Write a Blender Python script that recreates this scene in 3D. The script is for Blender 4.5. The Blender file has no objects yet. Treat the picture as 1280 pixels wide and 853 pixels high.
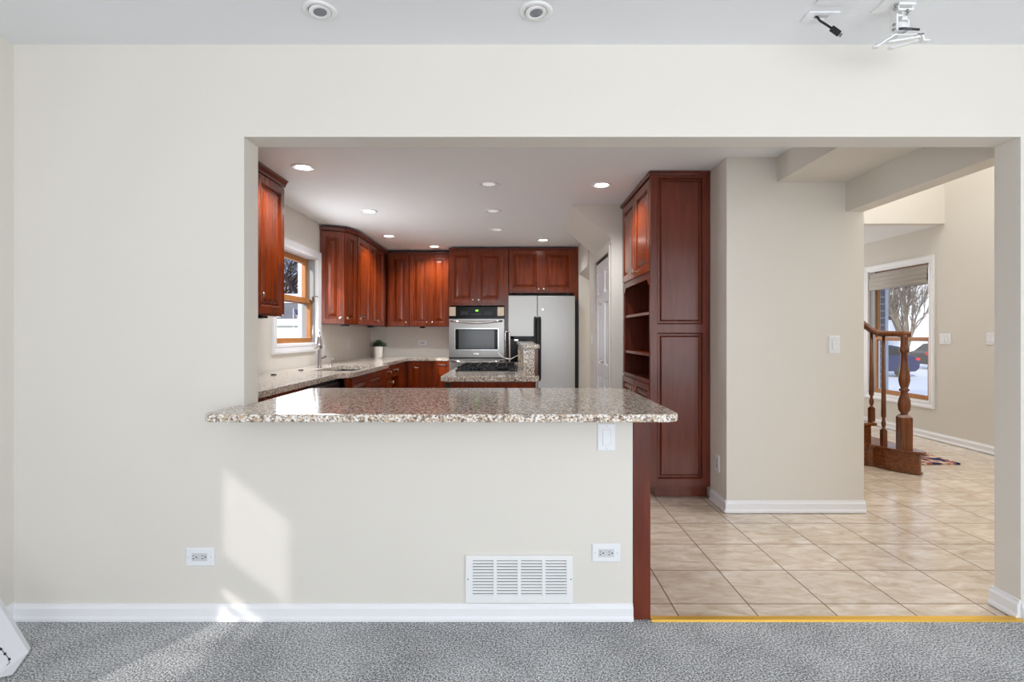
import bpy, math, random
from mathutils import Vector, Matrix
random.seed(7)
SC = bpy.context.scene
COL = SC.collection
# ------------------------------------------------------------------ camera, world, sun, exposure
F = 668.0; VX, VY, CH = 642.0, 418.5, 1.22
cam_d = bpy.data.cameras.new('camera'); cam = bpy.data.objects.new('camera', cam_d); COL.objects.link(cam)
cam.location = (0, 0, CH); cam.rotation_euler = (math.radians(90), 0, 0)
cam_d.sensor_width = 36; cam_d.lens = F/1280*36; cam_d.clip_start = .05; cam_d.clip_end = 300
cam_d.shift_x = -(VX-640)/1280; cam_d.shift_y = (VY-426.5)/1280
SC.camera = cam
SC.view_settings.view_transform = 'Standard'; SC.view_settings.look = 'None'
SC.view_settings.gamma = 1; SC.view_settings.use_curve_mapping = False
SC.view_settings.exposure = 0.0
try:
    SC.cycles.max_bounces = 10; SC.cycles.diffuse_bounces = 6; SC.cycles.sample_clamp_indirect = 6
except Exception: pass
w = bpy.data.worlds.new('sky'); SC.world = w; w.use_nodes = True
wn = w.node_tree; bg = wn.nodes['Background']
tc = wn.nodes.new('ShaderNodeTexCoord'); sp = wn.nodes.new('ShaderNodeSeparateXYZ'); wr = wn.nodes.new('ShaderNodeValToRGB')
wn.links.new(tc.outputs['Generated'], sp.inputs[0]); wn.links.new(sp.outputs['Z'], wr.inputs[0])
wr.color_ramp.elements[0].position = 0.0; wr.color_ramp.elements[0].color = (.60, .72, .95, 1)
wr.color_ramp.elements[1].position = .6; wr.color_ramp.elements[1].color = (.34, .48, .80, 1)
wn.links.new(wr.outputs[0], bg.inputs[0]); bg.inputs[1].default_value = .75

def light(kind, name, loc, power, color=(1,1,1), size=None, aim=None, spread=None, **kw):
    d = bpy.data.lights.new(name, kind); d.energy = power; d.color = color
    if kind == 'AREA':
        d.shape = kw.get('shape', 'RECTANGLE'); d.size = size[0]
        if d.shape == 'RECTANGLE': d.size_y = size[1]
        if spread: d.spread = math.radians(spread)
    if kind == 'SUN': d.angle = kw.get('angle', .02)
    if kind == 'SPOT': d.spot_size = math.radians(kw.get('spot', 120)); d.spot_blend = .6; d.shadow_soft_size = kw.get('soft', .05)
    o = bpy.data.objects.new(name, d); COL.objects.link(o); o.location = loc
    if aim: o.rotation_euler = Vector(aim).to_track_quat('-Z', 'Y').to_euler()
    return o
DAY = (.955, .98, 1); WARM = (.965, .985, 1)
light('SUN', 'sun', (-8, -8, 6), 4.2, (1, .96, .9), aim=(.30, .52, -.243), angle=.02)
# unseen fill lamps standing in for living room daylight behind and beside the camera
light('AREA', 'living_fill', (.6, -3.3, 1.35), 108, DAY, (4.4, 1.9), aim=(0, 1, 0.3))
light('AREA', 'living_fill', (3.05, -.9, 1.3), 46, DAY, (2.6, 1.8), aim=(-1, .25, .3))
light('AREA', 'living_fill', (-2.05, -1.6, 1.3), 20, DAY, (2.2, 1.9), aim=(1, .1, .3))  # fill lamp added at the solid left wall
# added foyer fill lamps: overhead in the two storey hall and at solid walls
light('AREA', 'foyer_fill', (3.7, 4.1, 4.7), 64, (1, .985, .97), (2.0, 3.0), aim=(0, 0, -1))
light('AREA', 'foyer_fill', (4.75, 3.5, 2.8), 30, DAY, (1.6, 2.2), aim=(-1, 0, -.1))
light('AREA', 'hall_fill', (3.9, 7.9, 1.3), 16, (1, .975, .94), (1.6, 1.8), aim=(0, -1, 0))
# kitchen window daylight
light('AREA', 'kitchen_window_daylight', (-2.13, 5.31, 1.6), 15, DAY, (.95, .9), aim=(1, 0, -.12))
light('AREA', 'passage_fill', (1.7, 6.9, 1.5), 4, (1, .95, .86), (.5, 1.6), aim=(-1, 0, 0))  # unseen fill lamp inside the passage, no window there

# ------------------------------------------------------------------ materials
def srgb(r, g, b):
    f = lambda c: (c/255/12.92) if c/255 <= .04045 else ((c/255+.055)/1.055)**2.4
    return (f(r), f(g), f(b), 1)
def mat(name, col, rough=.5, metal=0, coat=0, spec=.5, emit=0, bump=0, bscale=200, var=0, vscale=3, aniso=None):
    m = bpy.data.materials.new(name); m.use_nodes = True; nt = m.node_tree; b = nt.nodes['Principled BSDF']
    b.inputs['Base Color'].default_value = col; b.inputs['Roughness'].default_value = rough
    b.inputs['Metallic'].default_value = metal; b.inputs['Specular IOR Level'].default_value = spec
    b.inputs['Coat Weight'].default_value = coat; b.inputs['Coat Roughness'].default_value = .12
    if emit:
        b.inputs['Emission Color'].default_value = col; b.inputs['Emission Strength'].default_value = emit
    t = nt.nodes.new('ShaderNodeTexCoord')
    n = nt.nodes.new('ShaderNodeTexNoise'); n.inputs['Scale'].default_value = vscale; n.inputs['Detail'].default_value = 4
    nt.links.new(t.outputs['Object'], n.inputs['Vector'])
    mx = nt.nodes.new('ShaderNodeMix'); mx.data_type = 'RGBA'
    v = max(var, .015)
    mx.inputs[6].default_value = tuple(c*(1-v) for c in col[:3])+(1,); mx.inputs[7].default_value = tuple(min(1, c*(1+v)) for c in col[:3])+(1,)
    nt.links.new(n.outputs[0], mx.inputs[0]); nt.links.new(mx.outputs[2], b.inputs['Base Color'])
    if bump:
        n2 = nt.nodes.new('ShaderNodeTexNoise'); n2.inputs['Scale'].default_value = bscale; n2.inputs['Detail'].default_value = 3
        nt.links.new(t.outputs['Object'], n2.inputs['Vector'])
        bp = nt.nodes.new('ShaderNodeBump'); bp.inputs['Strength'].default_value = bump; bp.inputs['Distance'].default_value = .002
        nt.links.new(n2.outputs[0], bp.inputs['Height']); nt.links.new(bp.outputs[0], b.inputs['Normal'])
    return m
def nodes(m): return m.node_tree, m.node_tree.nodes['Principled BSDF']
def ramp(nt, stops, interp='LINEAR'):
    r = nt.nodes.new('ShaderNodeValToRGB'); cr = r.color_ramp; cr.interpolation = interp
    while len(cr.elements) < len(stops): cr.elements.new(.5)
    for e, (p, c) in zip(cr.elements, stops): e.position = p; e.color = c
    return r
WALL = mat('wall_paint', srgb(221, 217, 209), .6, spec=.25, bump=.08, bscale=260)
CEIL = mat('ceiling_paint', srgb(236, 238, 241), .8, spec=.2)
TRIM = mat('white_trim', srgb(236, 237, 240), .35, bump=.03, bscale=60)
PLASTIC = mat('white_plastic', srgb(232, 234, 238), .3)
PLASTIC_GREY = mat('grey_white_plastic', srgb(205, 206, 208), .4)
BEIGEPL = mat('beige_plastic', srgb(214, 198, 170), .4)
SLOT = mat('dark_slot', srgb(28, 28, 30), .6)
STEEL = mat('stainless_steel', srgb(154, 152, 149), .28, metal=1)
STEELD = mat('dark_steel', srgb(90, 93, 96), .3, metal=1)
CHROME = mat('chrome', srgb(225, 225, 227), .16, metal=1)
NICKEL = mat('satin_nickel', srgb(215, 200, 178), .2, metal=1)
BLACK = mat('black_gloss', srgb(14, 14, 16), .15, spec=.15)
BLACKM = mat('black_matt', srgb(28, 28, 29), .45, spec=.3)
GREYG = mat('oven_glass', srgb(70, 74, 76), .12, spec=.4)
FRIDGE = mat('fridge_steel', srgb(178, 177, 174), .36, metal=.85)
BRASS = mat('brass_strip', srgb(236, 192, 92), .4, metal=1)
OAKT = mat('oak_window', srgb(176, 116, 58), .4, var=.2, vscale=8)
GREEN = mat('clock_green', (.25, 1, .05, 1), .5, emit=2.5)
LEDW = mat('lamp_lens', (1, .97, .92, 1), .5, emit=14)
LEDOFF = mat('lamp_lens_dim', (.9, .9, .88, 1), .4, emit=.35)
LENSG = mat('lens_grey', srgb(120, 124, 130), .2)
CANINT = mat('lamp_reflector', srgb(215, 215, 215), .3)
SOIL = mat('soil', srgb(50, 36, 26), .9)
LEAFM = mat('dark_leaves', srgb(50, 66, 44), .6, var=.4, vscale=60)
POT = mat('white_ceramic', srgb(232, 228, 220), .25)
PAPER = mat('white_card', srgb(228, 229, 234), .6)
SNOW = mat('snow', srgb(240, 243, 250), .9, bump=.5, bscale=2)
SHADE = mat('roman_shade_fabric', srgb(176, 170, 162), .8, bump=.1, bscale=500)
WHITEM = mat('white_enamel_metal', srgb(235, 236, 236), .3)
BARK = mat('bark', srgb(120, 106, 92), .9, var=.25, vscale=6)
BARK2 = mat('bark_dark', srgb(70, 62, 60), .9, var=.25, vscale=6)
NAVY = mat('navy_car_paint', srgb(26, 36, 82), .4, spec=.2)
TYRE = mat('tyre', srgb(30, 30, 34), .8)
ALLOY = mat('alloy', srgb(190, 194, 200), .3, metal=.8)
CARGLASS = mat('car_glass', srgb(18, 20, 32), .2, spec=.1)
REDL = mat('tail_light', srgb(200, 20, 24), .3)
VINYL = mat('pale_blue_vinyl', srgb(205, 218, 232), .4)
LIGHTWIN = mat('plated', srgb(225, 226, 222), .4)
RAIL = mat('jamb_liner', srgb(150, 150, 150), .5)

def wood(name, c1, c2, c3, rough=.22, coat=.55, scale=(22, 22, 1.6), axis='Z'):
    m = mat(name, c2, rough, coat=coat, spec=.3); nt, b = nodes(m)
    t = nt.nodes.new('ShaderNodeTexCoord'); mp = nt.nodes.new('ShaderNodeMapping')
    mp.inputs['Scale'].default_value = scale if axis == 'Z' else (scale[2], scale[1], scale[0])
    nt.links.new(t.outputs['Object'], mp.inputs[0])
    n = nt.nodes.new('ShaderNodeTexNoise'); n.inputs['Scale'].default_value = 2.2; n.inputs['Detail'].default_value = 6; n.inputs['Distortion'].default_value = .6
    nt.links.new(mp.outputs[0], n.inputs['Vector'])
    r = ramp(nt, [(.22, c1), (.5, c2), (.8, c3)]); nt.links.new(n.outputs[0], r.inputs[0])
    n2 = nt.nodes.new('ShaderNodeTexNoise'); n2.inputs['Scale'].default_value = 1.7; nt.links.new(t.outputs['Object'], n2.inputs['Vector'])
    mx = nt.nodes.new('ShaderNodeMix'); mx.data_type = 'RGBA'; mx.blend_type = 'MULTIPLY'
    r2 = ramp(nt, [(.3, (.72, .68, .68, 1)), (.7, (1.15, 1.12, 1.1, 1))]); nt.links.new(n2.outputs[0], r2.inputs[0])
    mx.inputs[0].default_value = 1; nt.links.new(r.outputs[0], mx.inputs[6]); nt.links.new(r2.outputs[0], mx.inputs[7])
    nt.links.new(mx.outputs[2], b.inputs['Base Color'])
    b.inputs['Coat Roughness'].default_value = .16
    return m
CHERRY = wood('cherry_wood', srgb(88, 32, 10), srgb(118, 46, 12), srgb(148, 62, 16), coat=.35)
CHERRYD = wood('cherry_wood_dark', srgb(88, 38, 24), srgb(104, 46, 30), srgb(118, 54, 36), rough=.34, coat=.35)
OAK = wood('oak_stair', srgb(74, 38, 16), srgb(112, 62, 28), srgb(138, 80, 36), rough=.25, coat=.5)
OAKH = wood('oak_stair_horizontal', srgb(74, 38, 16), srgb(112, 62, 28), srgb(138, 80, 36), rough=.25, coat=.5, axis='X')
RAWW = wood('shelf_edge', srgb(190, 130, 70), srgb(205, 145, 80), srgb(215, 160, 95))

def granite():
    m = mat('granite', srgb(170, 150, 130), .1, spec=.4, coat=0); nt, b = nodes(m)
    b.inputs['Coat Roughness'].default_value = .03
    t = nt.nodes.new('ShaderNodeTexCoord')
    v1 = nt.nodes.new('ShaderNodeTexVoronoi'); v1.inputs['Scale'].default_value = 150; nt.links.new(t.outputs['Object'], v1.inputs['Vector'])
    r1 = ramp(nt, [(0, srgb(48, 43, 42)), (.14, srgb(116, 106, 100)), (.30, srgb(184, 158, 130)), (.50, srgb(208, 192, 170)), (.72, srgb(242, 241, 238))], 'CONSTANT')
    se = nt.nodes.new('ShaderNodeSeparateColor'); nt.links.new(v1.outputs['Color'], se.inputs[0]); nt.links.new(se.outputs[0], r1.inputs[0])
    n = nt.nodes.new('ShaderNodeTexNoise'); n.inputs['Scale'].default_value = 60; n.inputs['Detail'].default_value = 5; nt.links.new(t.outputs['Object'], n.inputs['Vector'])
    r2 = ramp(nt, [(.35, srgb(168, 140, 118)), (.62, srgb(214, 206, 196))]); nt.links.new(n.outputs[0], r2.inputs[0])
    mx = nt.nodes.new('ShaderNodeMix'); mx.data_type = 'RGBA'; mx.inputs[0].default_value = .3
    nt.links.new(r1.outputs[0], mx.inputs[6]); nt.links.new(r2.outputs[0], mx.inputs[7]); nt.links.new(mx.outputs[2], b.inputs['Base Color'])
    return m
GRANITE = granite()

def tile_mat():
    m = mat('floor_tile', srgb(205, 190, 172), .28, coat=.3); nt, b = nodes(m)
    t = nt.nodes.new('ShaderNodeTexCoord'); s = nt.nodes.new('ShaderNodeSeparateXYZ'); nt.links.new(t.outputs['Object'], s.inputs[0])
    S = .346
    def mth(op, a, bb=None, cc=None):
        x = nt.nodes.new('ShaderNodeMath'); x.operation = op
        for i, q in enumerate((a, bb, cc)):
            if q is None: continue
            if isinstance(q, (int, float)): x.inputs[i].default_value = q
            else: nt.links.new(q, x.inputs[i])
        return x.outputs[0]
    def line(o, off):
        u = mth('DIVIDE', mth('SUBTRACT', o, off), S)
        fr = mth('FRACT', u); d = mth('MINIMUM', fr, mth('SUBTRACT', 1.0, fr))
        return u, mth('LESS_THAN', d, .0085)
    ux, lx = line(s.outputs[0], 1.0635); uy, ly = line(s.outputs[1], 2.775)
    g = mth('MAXIMUM', lx, ly)
    cx = mth('FLOOR', ux); cy = mth('FLOOR', uy)
    cb = nt.nodes.new('ShaderNodeCombineXYZ'); nt.links.new(cx, cb.inputs[0]); nt.links.new(cy, cb.inputs[1])
    wnz = nt.nodes.new('ShaderNodeTexWhiteNoise'); nt.links.new(cb.outputs[0], wnz.inputs['Vector'])
    mp = nt.nodes.new('ShaderNodeVectorMath'); mp.operation = 'MULTIPLY_ADD'
    nt.links.new(wnz.outputs['Color'], mp.inputs[0]); mp.inputs[1].default_value = (9, 9, 9); nt.links.new(t.outputs['Object'], mp.inputs[2])
    sc = nt.nodes.new('ShaderNodeMapping'); sc.inputs['Scale'].default_value = (1, 2.2, 1); nt.links.new(mp.outputs[0], sc.inputs[0])
    n = nt.nodes.new('ShaderNodeTexNoise'); n.inputs['Scale'].default_value = 7; n.inputs['Detail'].default_value = 8; n.inputs['Roughness'].default_value = .62; n.inputs['Distortion'].default_value = .8
    nt.links.new(sc.outputs[0], n.inputs['Vector'])
    r = ramp(nt, [(.3, srgb(194, 172, 148)), (.5, srgb(213, 197, 178)), (.7, srgb(230, 219, 206))]); nt.links.new(n.outputs[0], r.inputs[0])
    v = mth('MULTIPLY_ADD', wnz.outputs['Value'], .12, .94)
    hs = nt.nodes.new('ShaderNodeHueSaturation'); nt.links.new(v, hs.inputs['Value']); nt.links.new(r.outputs[0], hs.inputs['Color'])
    mx = nt.nodes.new('ShaderNodeMix'); mx.data_type = 'RGBA'; nt.links.new(g, mx.inputs[0])
    nt.links.new(hs.outputs[0], mx.inputs[6]); mx.inputs[7].default_value = srgb(112, 84, 56)
    nt.links.new(mx.outputs[2], b.inputs['Base Color'])
    rg = mth('MULTIPLY_ADD', g, .5, .22); nt.links.new(rg, b.inputs['Roughness'])
    bp = nt.nodes.new('ShaderNodeBump'); bp.inputs['Distance'].default_value = .002; bp.inputs['Strength'].default_value = .5; bp.invert = True
    hh = mth('MULTIPLY_ADD', n.outputs[0], -.25, g); nt.links.new(hh, bp.inputs['Height']); nt.links.new(bp.outputs[0], b.inputs['Normal'])
    return m
TILE = tile_mat()

def carpet_mat():
    m = mat('carpet', srgb(150, 152, 156), 1, spec=.05); nt, b = nodes(m)
    b.inputs['Sheen Weight'].default_value = .15
    t = nt.nodes.new('ShaderNodeTexCoord')
    n = nt.nodes.new('ShaderNodeTexNoise'); n.inputs['Scale'].default_value = 150; n.inputs['Detail'].default_value = 3; n.inputs['Roughness'].default_value = .7
    nt.links.new(t.outputs['Object'], n.inputs['Vector'])
    n2 = nt.nodes.new('ShaderNodeTexNoise'); n2.inputs['Scale'].default_value = 5; n2.inputs['Detail'].default_value = 3; nt.links.new(t.outputs['Object'], n2.inputs['Vector'])
    ad = nt.nodes.new('ShaderNodeMath'); ad.operation = 'MULTIPLY_ADD'; nt.links.new(n2.outputs[0], ad.inputs[0]); ad.inputs[1].default_value = .12; nt.links.new(n.outputs[0], ad.inputs[2])
    r = ramp(nt, [(.46, srgb(86, 88, 91)), (.56, srgb(160, 162, 165)), (.67, srgb(232, 234, 236))]); nt.links.new(ad.outputs[0], r.inputs[0])
    nt.links.new(r.outputs[0], b.inputs['Base Color'])
    bp = nt.nodes.new('ShaderNodeBump'); bp.inputs['Distance'].default_value = .005; bp.inputs['Strength'].default_value = .8
    nt.links.new(n.outputs[0], bp.inputs['Height']); nt.links.new(bp.outputs[0], b.inputs['Normal'])
    return m
CARPET = carpet_mat()

def glass_mat(name, tr, gl=.06):
    m = bpy.data.materials.new(name); m.use_nodes = True; nt = m.node_tree
    for n in list(nt.nodes):
        if n.type == 'BSDF_PRINCIPLED': nt.nodes.remove(n)
    out = nt.nodes['Material Output']; a = nt.nodes.new('ShaderNodeBsdfTransparent'); a.inputs[0].default_value = tr
    g = nt.nodes.new('ShaderNodeBsdfGlossy'); g.inputs['Roughness'].default_value = .02
    mx = nt.nodes.new('ShaderNodeMixShader'); mx.inputs[0].default_value = gl
    nt.links.new(a.outputs[0], mx.inputs[1]); nt.links.new(g.outputs[0], mx.inputs[2]); nt.links.new(mx.outputs[0], out.inputs[0])
    return m
GLASS = glass_mat('window_glass', (.98, .985, .985, 1), .03)
GLASS_DIM = glass_mat('sun_dimming_glass', (.5, .5, .5, 1))  # weakens the sun coming through the unseen left window

def siding(name, c1, c2, pitch):
    m = mat(name, c1, .7); nt, b = nodes(m)
    t = nt.nodes.new('ShaderNodeTexCoord'); s = nt.nodes.new('ShaderNodeSeparateXYZ'); nt.links.new(t.outputs['Object'], s.inputs[0])
    d = nt.nodes.new('ShaderNodeMath'); d.operation = 'DIVIDE'; nt.links.new(s.outputs[2], d.inputs[0]); d.inputs[1].default_value = pitch
    f = nt.nodes.new('ShaderNodeMath'); f.operation = 'FRACT'; nt.links.new(d.outputs[0], f.inputs[0])
    r = ramp(nt, [(0, c2), (.1, c1)]); nt.links.new(f.outputs[0], r.inputs[0]); nt.links.new(r.outputs[0], b.inputs['Base Color'])
    return m
SIDEC = siding('cream_siding', srgb(232, 230, 214), srgb(206, 204, 190), .2)
SIDEW = siding('white_siding', srgb(245, 246, 248), srgb(222, 225, 232), .22)
ROOFG = mat('grey_roof', srgb(132, 132, 136), .9, var=.3, vscale=5)

def rug_mat():
    m = mat('rug_wool', srgb(170, 120, 110), .95, spec=.05); nt, b = nodes(m)
    t = nt.nodes.new('ShaderNodeTexCoord'); n = nt.nodes.new('ShaderNodeTexNoise'); n.inputs['Scale'].default_value = 7; n.inputs['Detail'].default_value = 2
    nt.links.new(t.outputs['Object'], n.inputs['Vector'])
    r = ramp(nt, [(0, srgb(40, 52, 92)), (.42, srgb(150, 96, 92)), (.5, srgb(206, 192, 172)), (.57, srgb(176, 128, 112)), (.64, srgb(64, 50, 58))], 'CONSTANT')
    nt.links.new(n.outputs[0], r.inputs[0]); nt.links.new(r.outputs[0], b.inputs['Base Color'])
    return m
RUG = rug_mat()
def brick_mat():
    m = mat('dark_brick', srgb(50, 56, 84), .8); nt, b = nodes(m)
    t = nt.nodes.new('ShaderNodeTexCoord'); s = nt.nodes.new('ShaderNodeSeparateXYZ'); nt.links.new(t.outputs['Object'], s.inputs[0])
    d = nt.nodes.new('ShaderNodeMath'); d.operation = 'DIVIDE'; nt.links.new(s.outputs[2], d.inputs[0]); d.inputs[1].default_value = .1
    f = nt.nodes.new('ShaderNodeMath'); f.operation = 'FRACT'; nt.links.new(d.outputs[0], f.inputs[0])
    r = ramp(nt, [(0, srgb(150, 154, 172)), (.14, srgb(48, 54, 84))], 'CONSTANT'); nt.links.new(f.outputs[0], r.inputs[0]); nt.links.new(r.outputs[0], b.inputs['Base Color'])
    return m
BRICK = brick_mat()

# ------------------------------------------------------------------ mesh helpers
WLOC = {}
class MB:
    def __init__(s): s.v = []; s.f = []; s.sm = []
    def add(s, vs, fs, smooth=False):
        b = len(s.v); s.v += [Vector(x) for x in vs]
        for f in fs: s.f.append([b+i for i in f]); s.sm.append(smooth)
        return s
    def box(s, x0, y0, z0, x1, y1, z1):
        x0, x1 = min(x0, x1), max(x0, x1); y0, y1 = min(y0, y1), max(y0, y1); z0, z1 = min(z0, z1), max(z0, z1)
        v = [(x0,y0,z0),(x1,y0,z0),(x1,y1,z0),(x0,y1,z0),(x0,y0,z1),(x1,y0,z1),(x1,y1,z1),(x0,y1,z1)]
        return s.add(v, [(3,2,1,0),(4,5,6,7),(0,1,5,4),(1,2,6,5),(2,3,7,6),(3,0,4,7)])
    def prism(s, pts, h, smooth=False):
        """pts: list of 3-D points of a planar polygon, h: extrusion vector"""
        n = len(pts); h = Vector(h); P = [Vector(p) for p in pts]
        nrm = Vector((0, 0, 0))
        for i in range(n): nrm += P[i].cross(P[(i+1) % n])
        if nrm.dot(h) > 0: P = P[::-1]
        s.add(P+[p+h for p in P], [tuple(range(n)), tuple(range(2*n-1, n-1, -1))])
        b = len(s.v)-2*n
        for i in range(n):
            j = (i+1) % n; s.f.append([b+i, b+i+n, b+j+n, b+j]); s.sm.append(smooth)
        return s
    def lathe(s, c, prof, seg=24, axis=(0,0,1), cap=True):
        ax = Vector(axis).normalized(); u = ax.orthogonal().normalized(); w2 = ax.cross(u); c = Vector(c)
        vs = []
        for (r, z) in prof:
            for k in range(seg):
                a = 2*math.pi*k/seg; vs.append(c+ax*z+(u*math.cos(a)+w2*math.sin(a))*r)
        fs = []
        for i in range(len(prof)-1):
            for k in range(seg):
                k2 = (k+1) % seg; fs.append((i*seg+k, i*seg+k2, (i+1)*seg+k2, (i+1)*seg+k))
        s.add(vs, fs, True)
        if cap:
            b = len(s.v)-len(vs)
            s.f.append([b+k for k in range(seg)][::-1]); s.sm.append(False)
            s.f.append([b+(len(prof)-1)*seg+k for k in range(seg)]); s.sm.append(False)
        return s
    def tube(s, pts, r, seg=10):
        P = [Vector(p) for p in pts]; n = len(P); R = r if isinstance(r, (list, tuple)) else [r]*n
        vs = []; prev = None
        for i in range(n):
            t = (P[min(i+1, n-1)]-P[max(i-1, 0)]).normalized()
            u = t.orthogonal().normalized() if prev is None else (prev-t*prev.dot(t)).normalized()
            prev = u; w2 = t.cross(u)
            for k in range(seg):
                a = 2*math.pi*k/seg; vs.append(P[i]+(u*math.cos(a)+w2*math.sin(a))*R[i])
        fs = [(i*seg+k, i*seg+(k+1) % seg, (i+1)*seg+(k+1) % seg, (i+1)*seg+k) for i in range(n-1) for k in range(seg)]
        s.add(vs, fs, True); b = len(s.v)-len(vs)
        s.f.append([b+k for k in range(seg)][::-1]); s.sm.append(False)
        s.f.append([b+(n-1)*seg+k for k in range(seg)]); s.sm.append(False)
        return s
    def xform(s, M):
        s.v = [M @ v for v in s.v]; return s
    def build(s, name, m, parent=None, bevel=0, origin=None, seg=2):
        me = bpy.data.meshes.new(name); o = bpy.data.objects.new(name, me); COL.objects.link(o)
        if parent is not None: base = WLOC[parent.name] ; o.parent = parent
        if origin is None:
            xs = [v.x for v in s.v]; ys = [v.y for v in s.v]; zs = [v.z for v in s.v]
            origin = Vector(((min(xs)+max(xs))/2, (min(ys)+max(ys))/2, min(zs)))
            if m in (TILE,): origin = Vector((0, 0, 0))
        origin = Vector(origin)
        me.from_pydata([tuple(v-origin) for v in s.v], [], s.f); me.materials.append(m)
        for p, q in zip(me.polygons, s.sm): p.use_smooth = q
        me.update()
        o.location = origin-(base if parent is not None else Vector((0, 0, 0)))
        WLOC[o.name] = origin
        if bevel:
            b = o.modifiers.new('bevel', 'BEVEL'); b.width = bevel; b.segments = seg; b.limit_method = 'ANGLE'; b.angle_limit = math.radians(50)
        return o
def empty(name, loc, label=None, cat=None, group=None):
    o = bpy.data.objects.new(name, None); o.empty_display_size = .1; COL.objects.link(o); o.location = loc; WLOC[o.name] = Vector(loc)
    if label: tag(o, label, cat, group)
    return o
def tag(o, label, cat, group=None, kind=None):
    if label: o['label'] = label
    if cat: o['category'] = cat
    if group: o['group'] = group
    if kind: o['kind'] = kind
    return o
def struct(o): o['kind'] = 'structure'; return o
def B(*a): return MB().box(*a)
def dup(root, loc, label=None):
    r = root.copy(); COL.objects.link(r); r.location = loc; WLOC[r.name] = Vector(loc)
    if label: r['label'] = label
    def rec(src, dst):
        for ch in list(src.children):
            c = ch.copy(); COL.objects.link(c); c.parent = dst; rec(ch, c)
    rec(root, r); return r
def W(px, py, Y): return Vector(((px-VX)*Y/F, Y, CH-(py-VY)*Y/F))
def rrect(x0, y0, x1, y1, r, n=6):
    """rounded rectangle; r = radii of corners (x0y0, x1y0, x1y1, x0y1)"""
    out = []
    for (cx, cy, a0, rr) in ((x0+r[0], y0+r[0], 180, r[0]), (x1-r[1], y0+r[1], 270, r[1]), (x1-r[2], y1-r[2], 0, r[2]), (x0+r[3], y1-r[3], 90, r[3])):
        if rr <= 0: out.append((cx, cy)); continue
        for k in range(n+1):
            a = math.radians(a0+90*k/n); out.append((cx+rr*math.cos(a), cy+rr*math.sin(a)))
    return out
# paneled face (door, drawer front, end panel): origin, u (width), n (outward normal), v = up
def paneled(o, u, n, wd, ht, openings, t=.02, flat=False, v=(0, 0, 1), bev=.034):
    o = Vector(o); u = Vector(u).normalized(); n = Vector(n).normalized(); v = Vector(v); m = MB()
    P = lambda a, b, d: o+u*a+v*b+n*d
    flip = u.cross(v).dot(n) < 0
    def q(a, sm=False):
        vs = a[::-1] if flip else a; m.add(vs, [(0, 1, 2, 3)])
    us = sorted({0, wd} | {x for op in openings for x in (op[0], op[2])}); vs_ = sorted({0, ht} | {x for op in openings for x in (op[1], op[3])})
    for i in range(len(us)-1):
        for j in range(len(vs_)-1):
            cu, cv = (us[i]+us[i+1])/2, (vs_[j]+vs_[j+1])/2
            if any(op[0] < cu < op[2] and op[1] < cv < op[3] for op in openings): continue
            q([P(us[i], vs_[j], t), P(us[i+1], vs_[j], t), P(us[i+1], vs_[j+1], t), P(us[i], vs_[j+1], t)])
    c = [(0, 0), (wd, 0), (wd, ht), (0, ht)]
    for i in range(4):
        a, b = c[i], c[(i+1) % 4]; q([P(*a, 0), P(*b, 0), P(*b, t), P(*a, t)])
    q([P(0, 0, 0), P(0, ht, 0), P(wd, ht, 0), P(wd, 0, 0)])
    for op in openings:
        sz = min(op[2]-op[0], op[3]-op[1]); bv = min(bev, sz*.3); g = min(.012, sz*.08)
        rings = [(0, t), (g*.35, t-.004), (g*.6, t-.0035), (g, t-.017), (g*1.9, t-.017), (g*1.9+bv*.35, t-.009), (g*1.9+bv, t-.003)]
        if flat: rings = [(0, t), (g, t-.008)]
        prev = None
        for ins, d in rings:
            cur = [P(op[0]+ins, op[1]+ins, d), P(op[2]-ins, op[1]+ins, d), P(op[2]-ins, op[3]-ins, d), P(op[0]+ins, op[3]-ins, d)]
            if prev:
                for i in range(4): q([prev[i], prev[(i+1) % 4], cur[(i+1) % 4], cur[i]])
            prev = cur
        q(prev)
    return m
def knob_mb(p, n, r=.0165, L=.028):
    return MB().lathe(p, [(r*.55, 0), (r*.4, L*.2), (r*.38, L*.5), (r*.9, L*.62), (r, L*.8), (r*.8, L*.95), (r*.3, L)], 12, n)
def door(parent, o, u, n, wd, ht, knob=None, m=CHERRY, fr=.055, name='door', flat=False, label=None, knobm=None):
    fr = min(fr, wd*.24, ht*.28)
    d = paneled(o, u, n, wd, ht, [(fr, fr, wd-fr, ht-fr)], flat=flat).build(name, m, parent)
    if knob:
        p = Vector(o)+Vector(u).normalized()*knob[0]+Vector((0, 0, knob[1]))+Vector(n).normalized()*.02
        knob_mb(p, n).build('knob', knobm or NICKEL, d)
    if label: d['label'] = label
    return d

# ------------------------------------------------------------------ setting
XL = -2.14; D = 2.288; DB = 2.413; ZL = 2.463; ZK = 2.44; YB = 8.0; XR = 4.87
def wall_open(name, axis, c0, c1, a0, a1, z0, z1, ops, m=WALL):
    """wall slab between c0,c1 (thickness axis), spanning a0..a1, with openings (a,z,a,z)"""
    mb = MB(); us = sorted({a0, a1} | {x for o in ops for x in (o[0], o[2])})
    for i in range(len(us)-1):
        cu = (us[i]+us[i+1])/2; cut = sorted([(o[1], o[3]) for o in ops if o[0] < cu < o[2]]); z = z0
        for (b0, b1) in cut+[(z1, z1)]:
            if b0 > z:
                if axis == 'x': mb.box(c0, us[i], z, c1, us[i+1], b0)
                else: mb.box(us[i], c0, z, us[i+1], c1, b0)
            z = b1
    return struct(mb.build(name, m))
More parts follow.
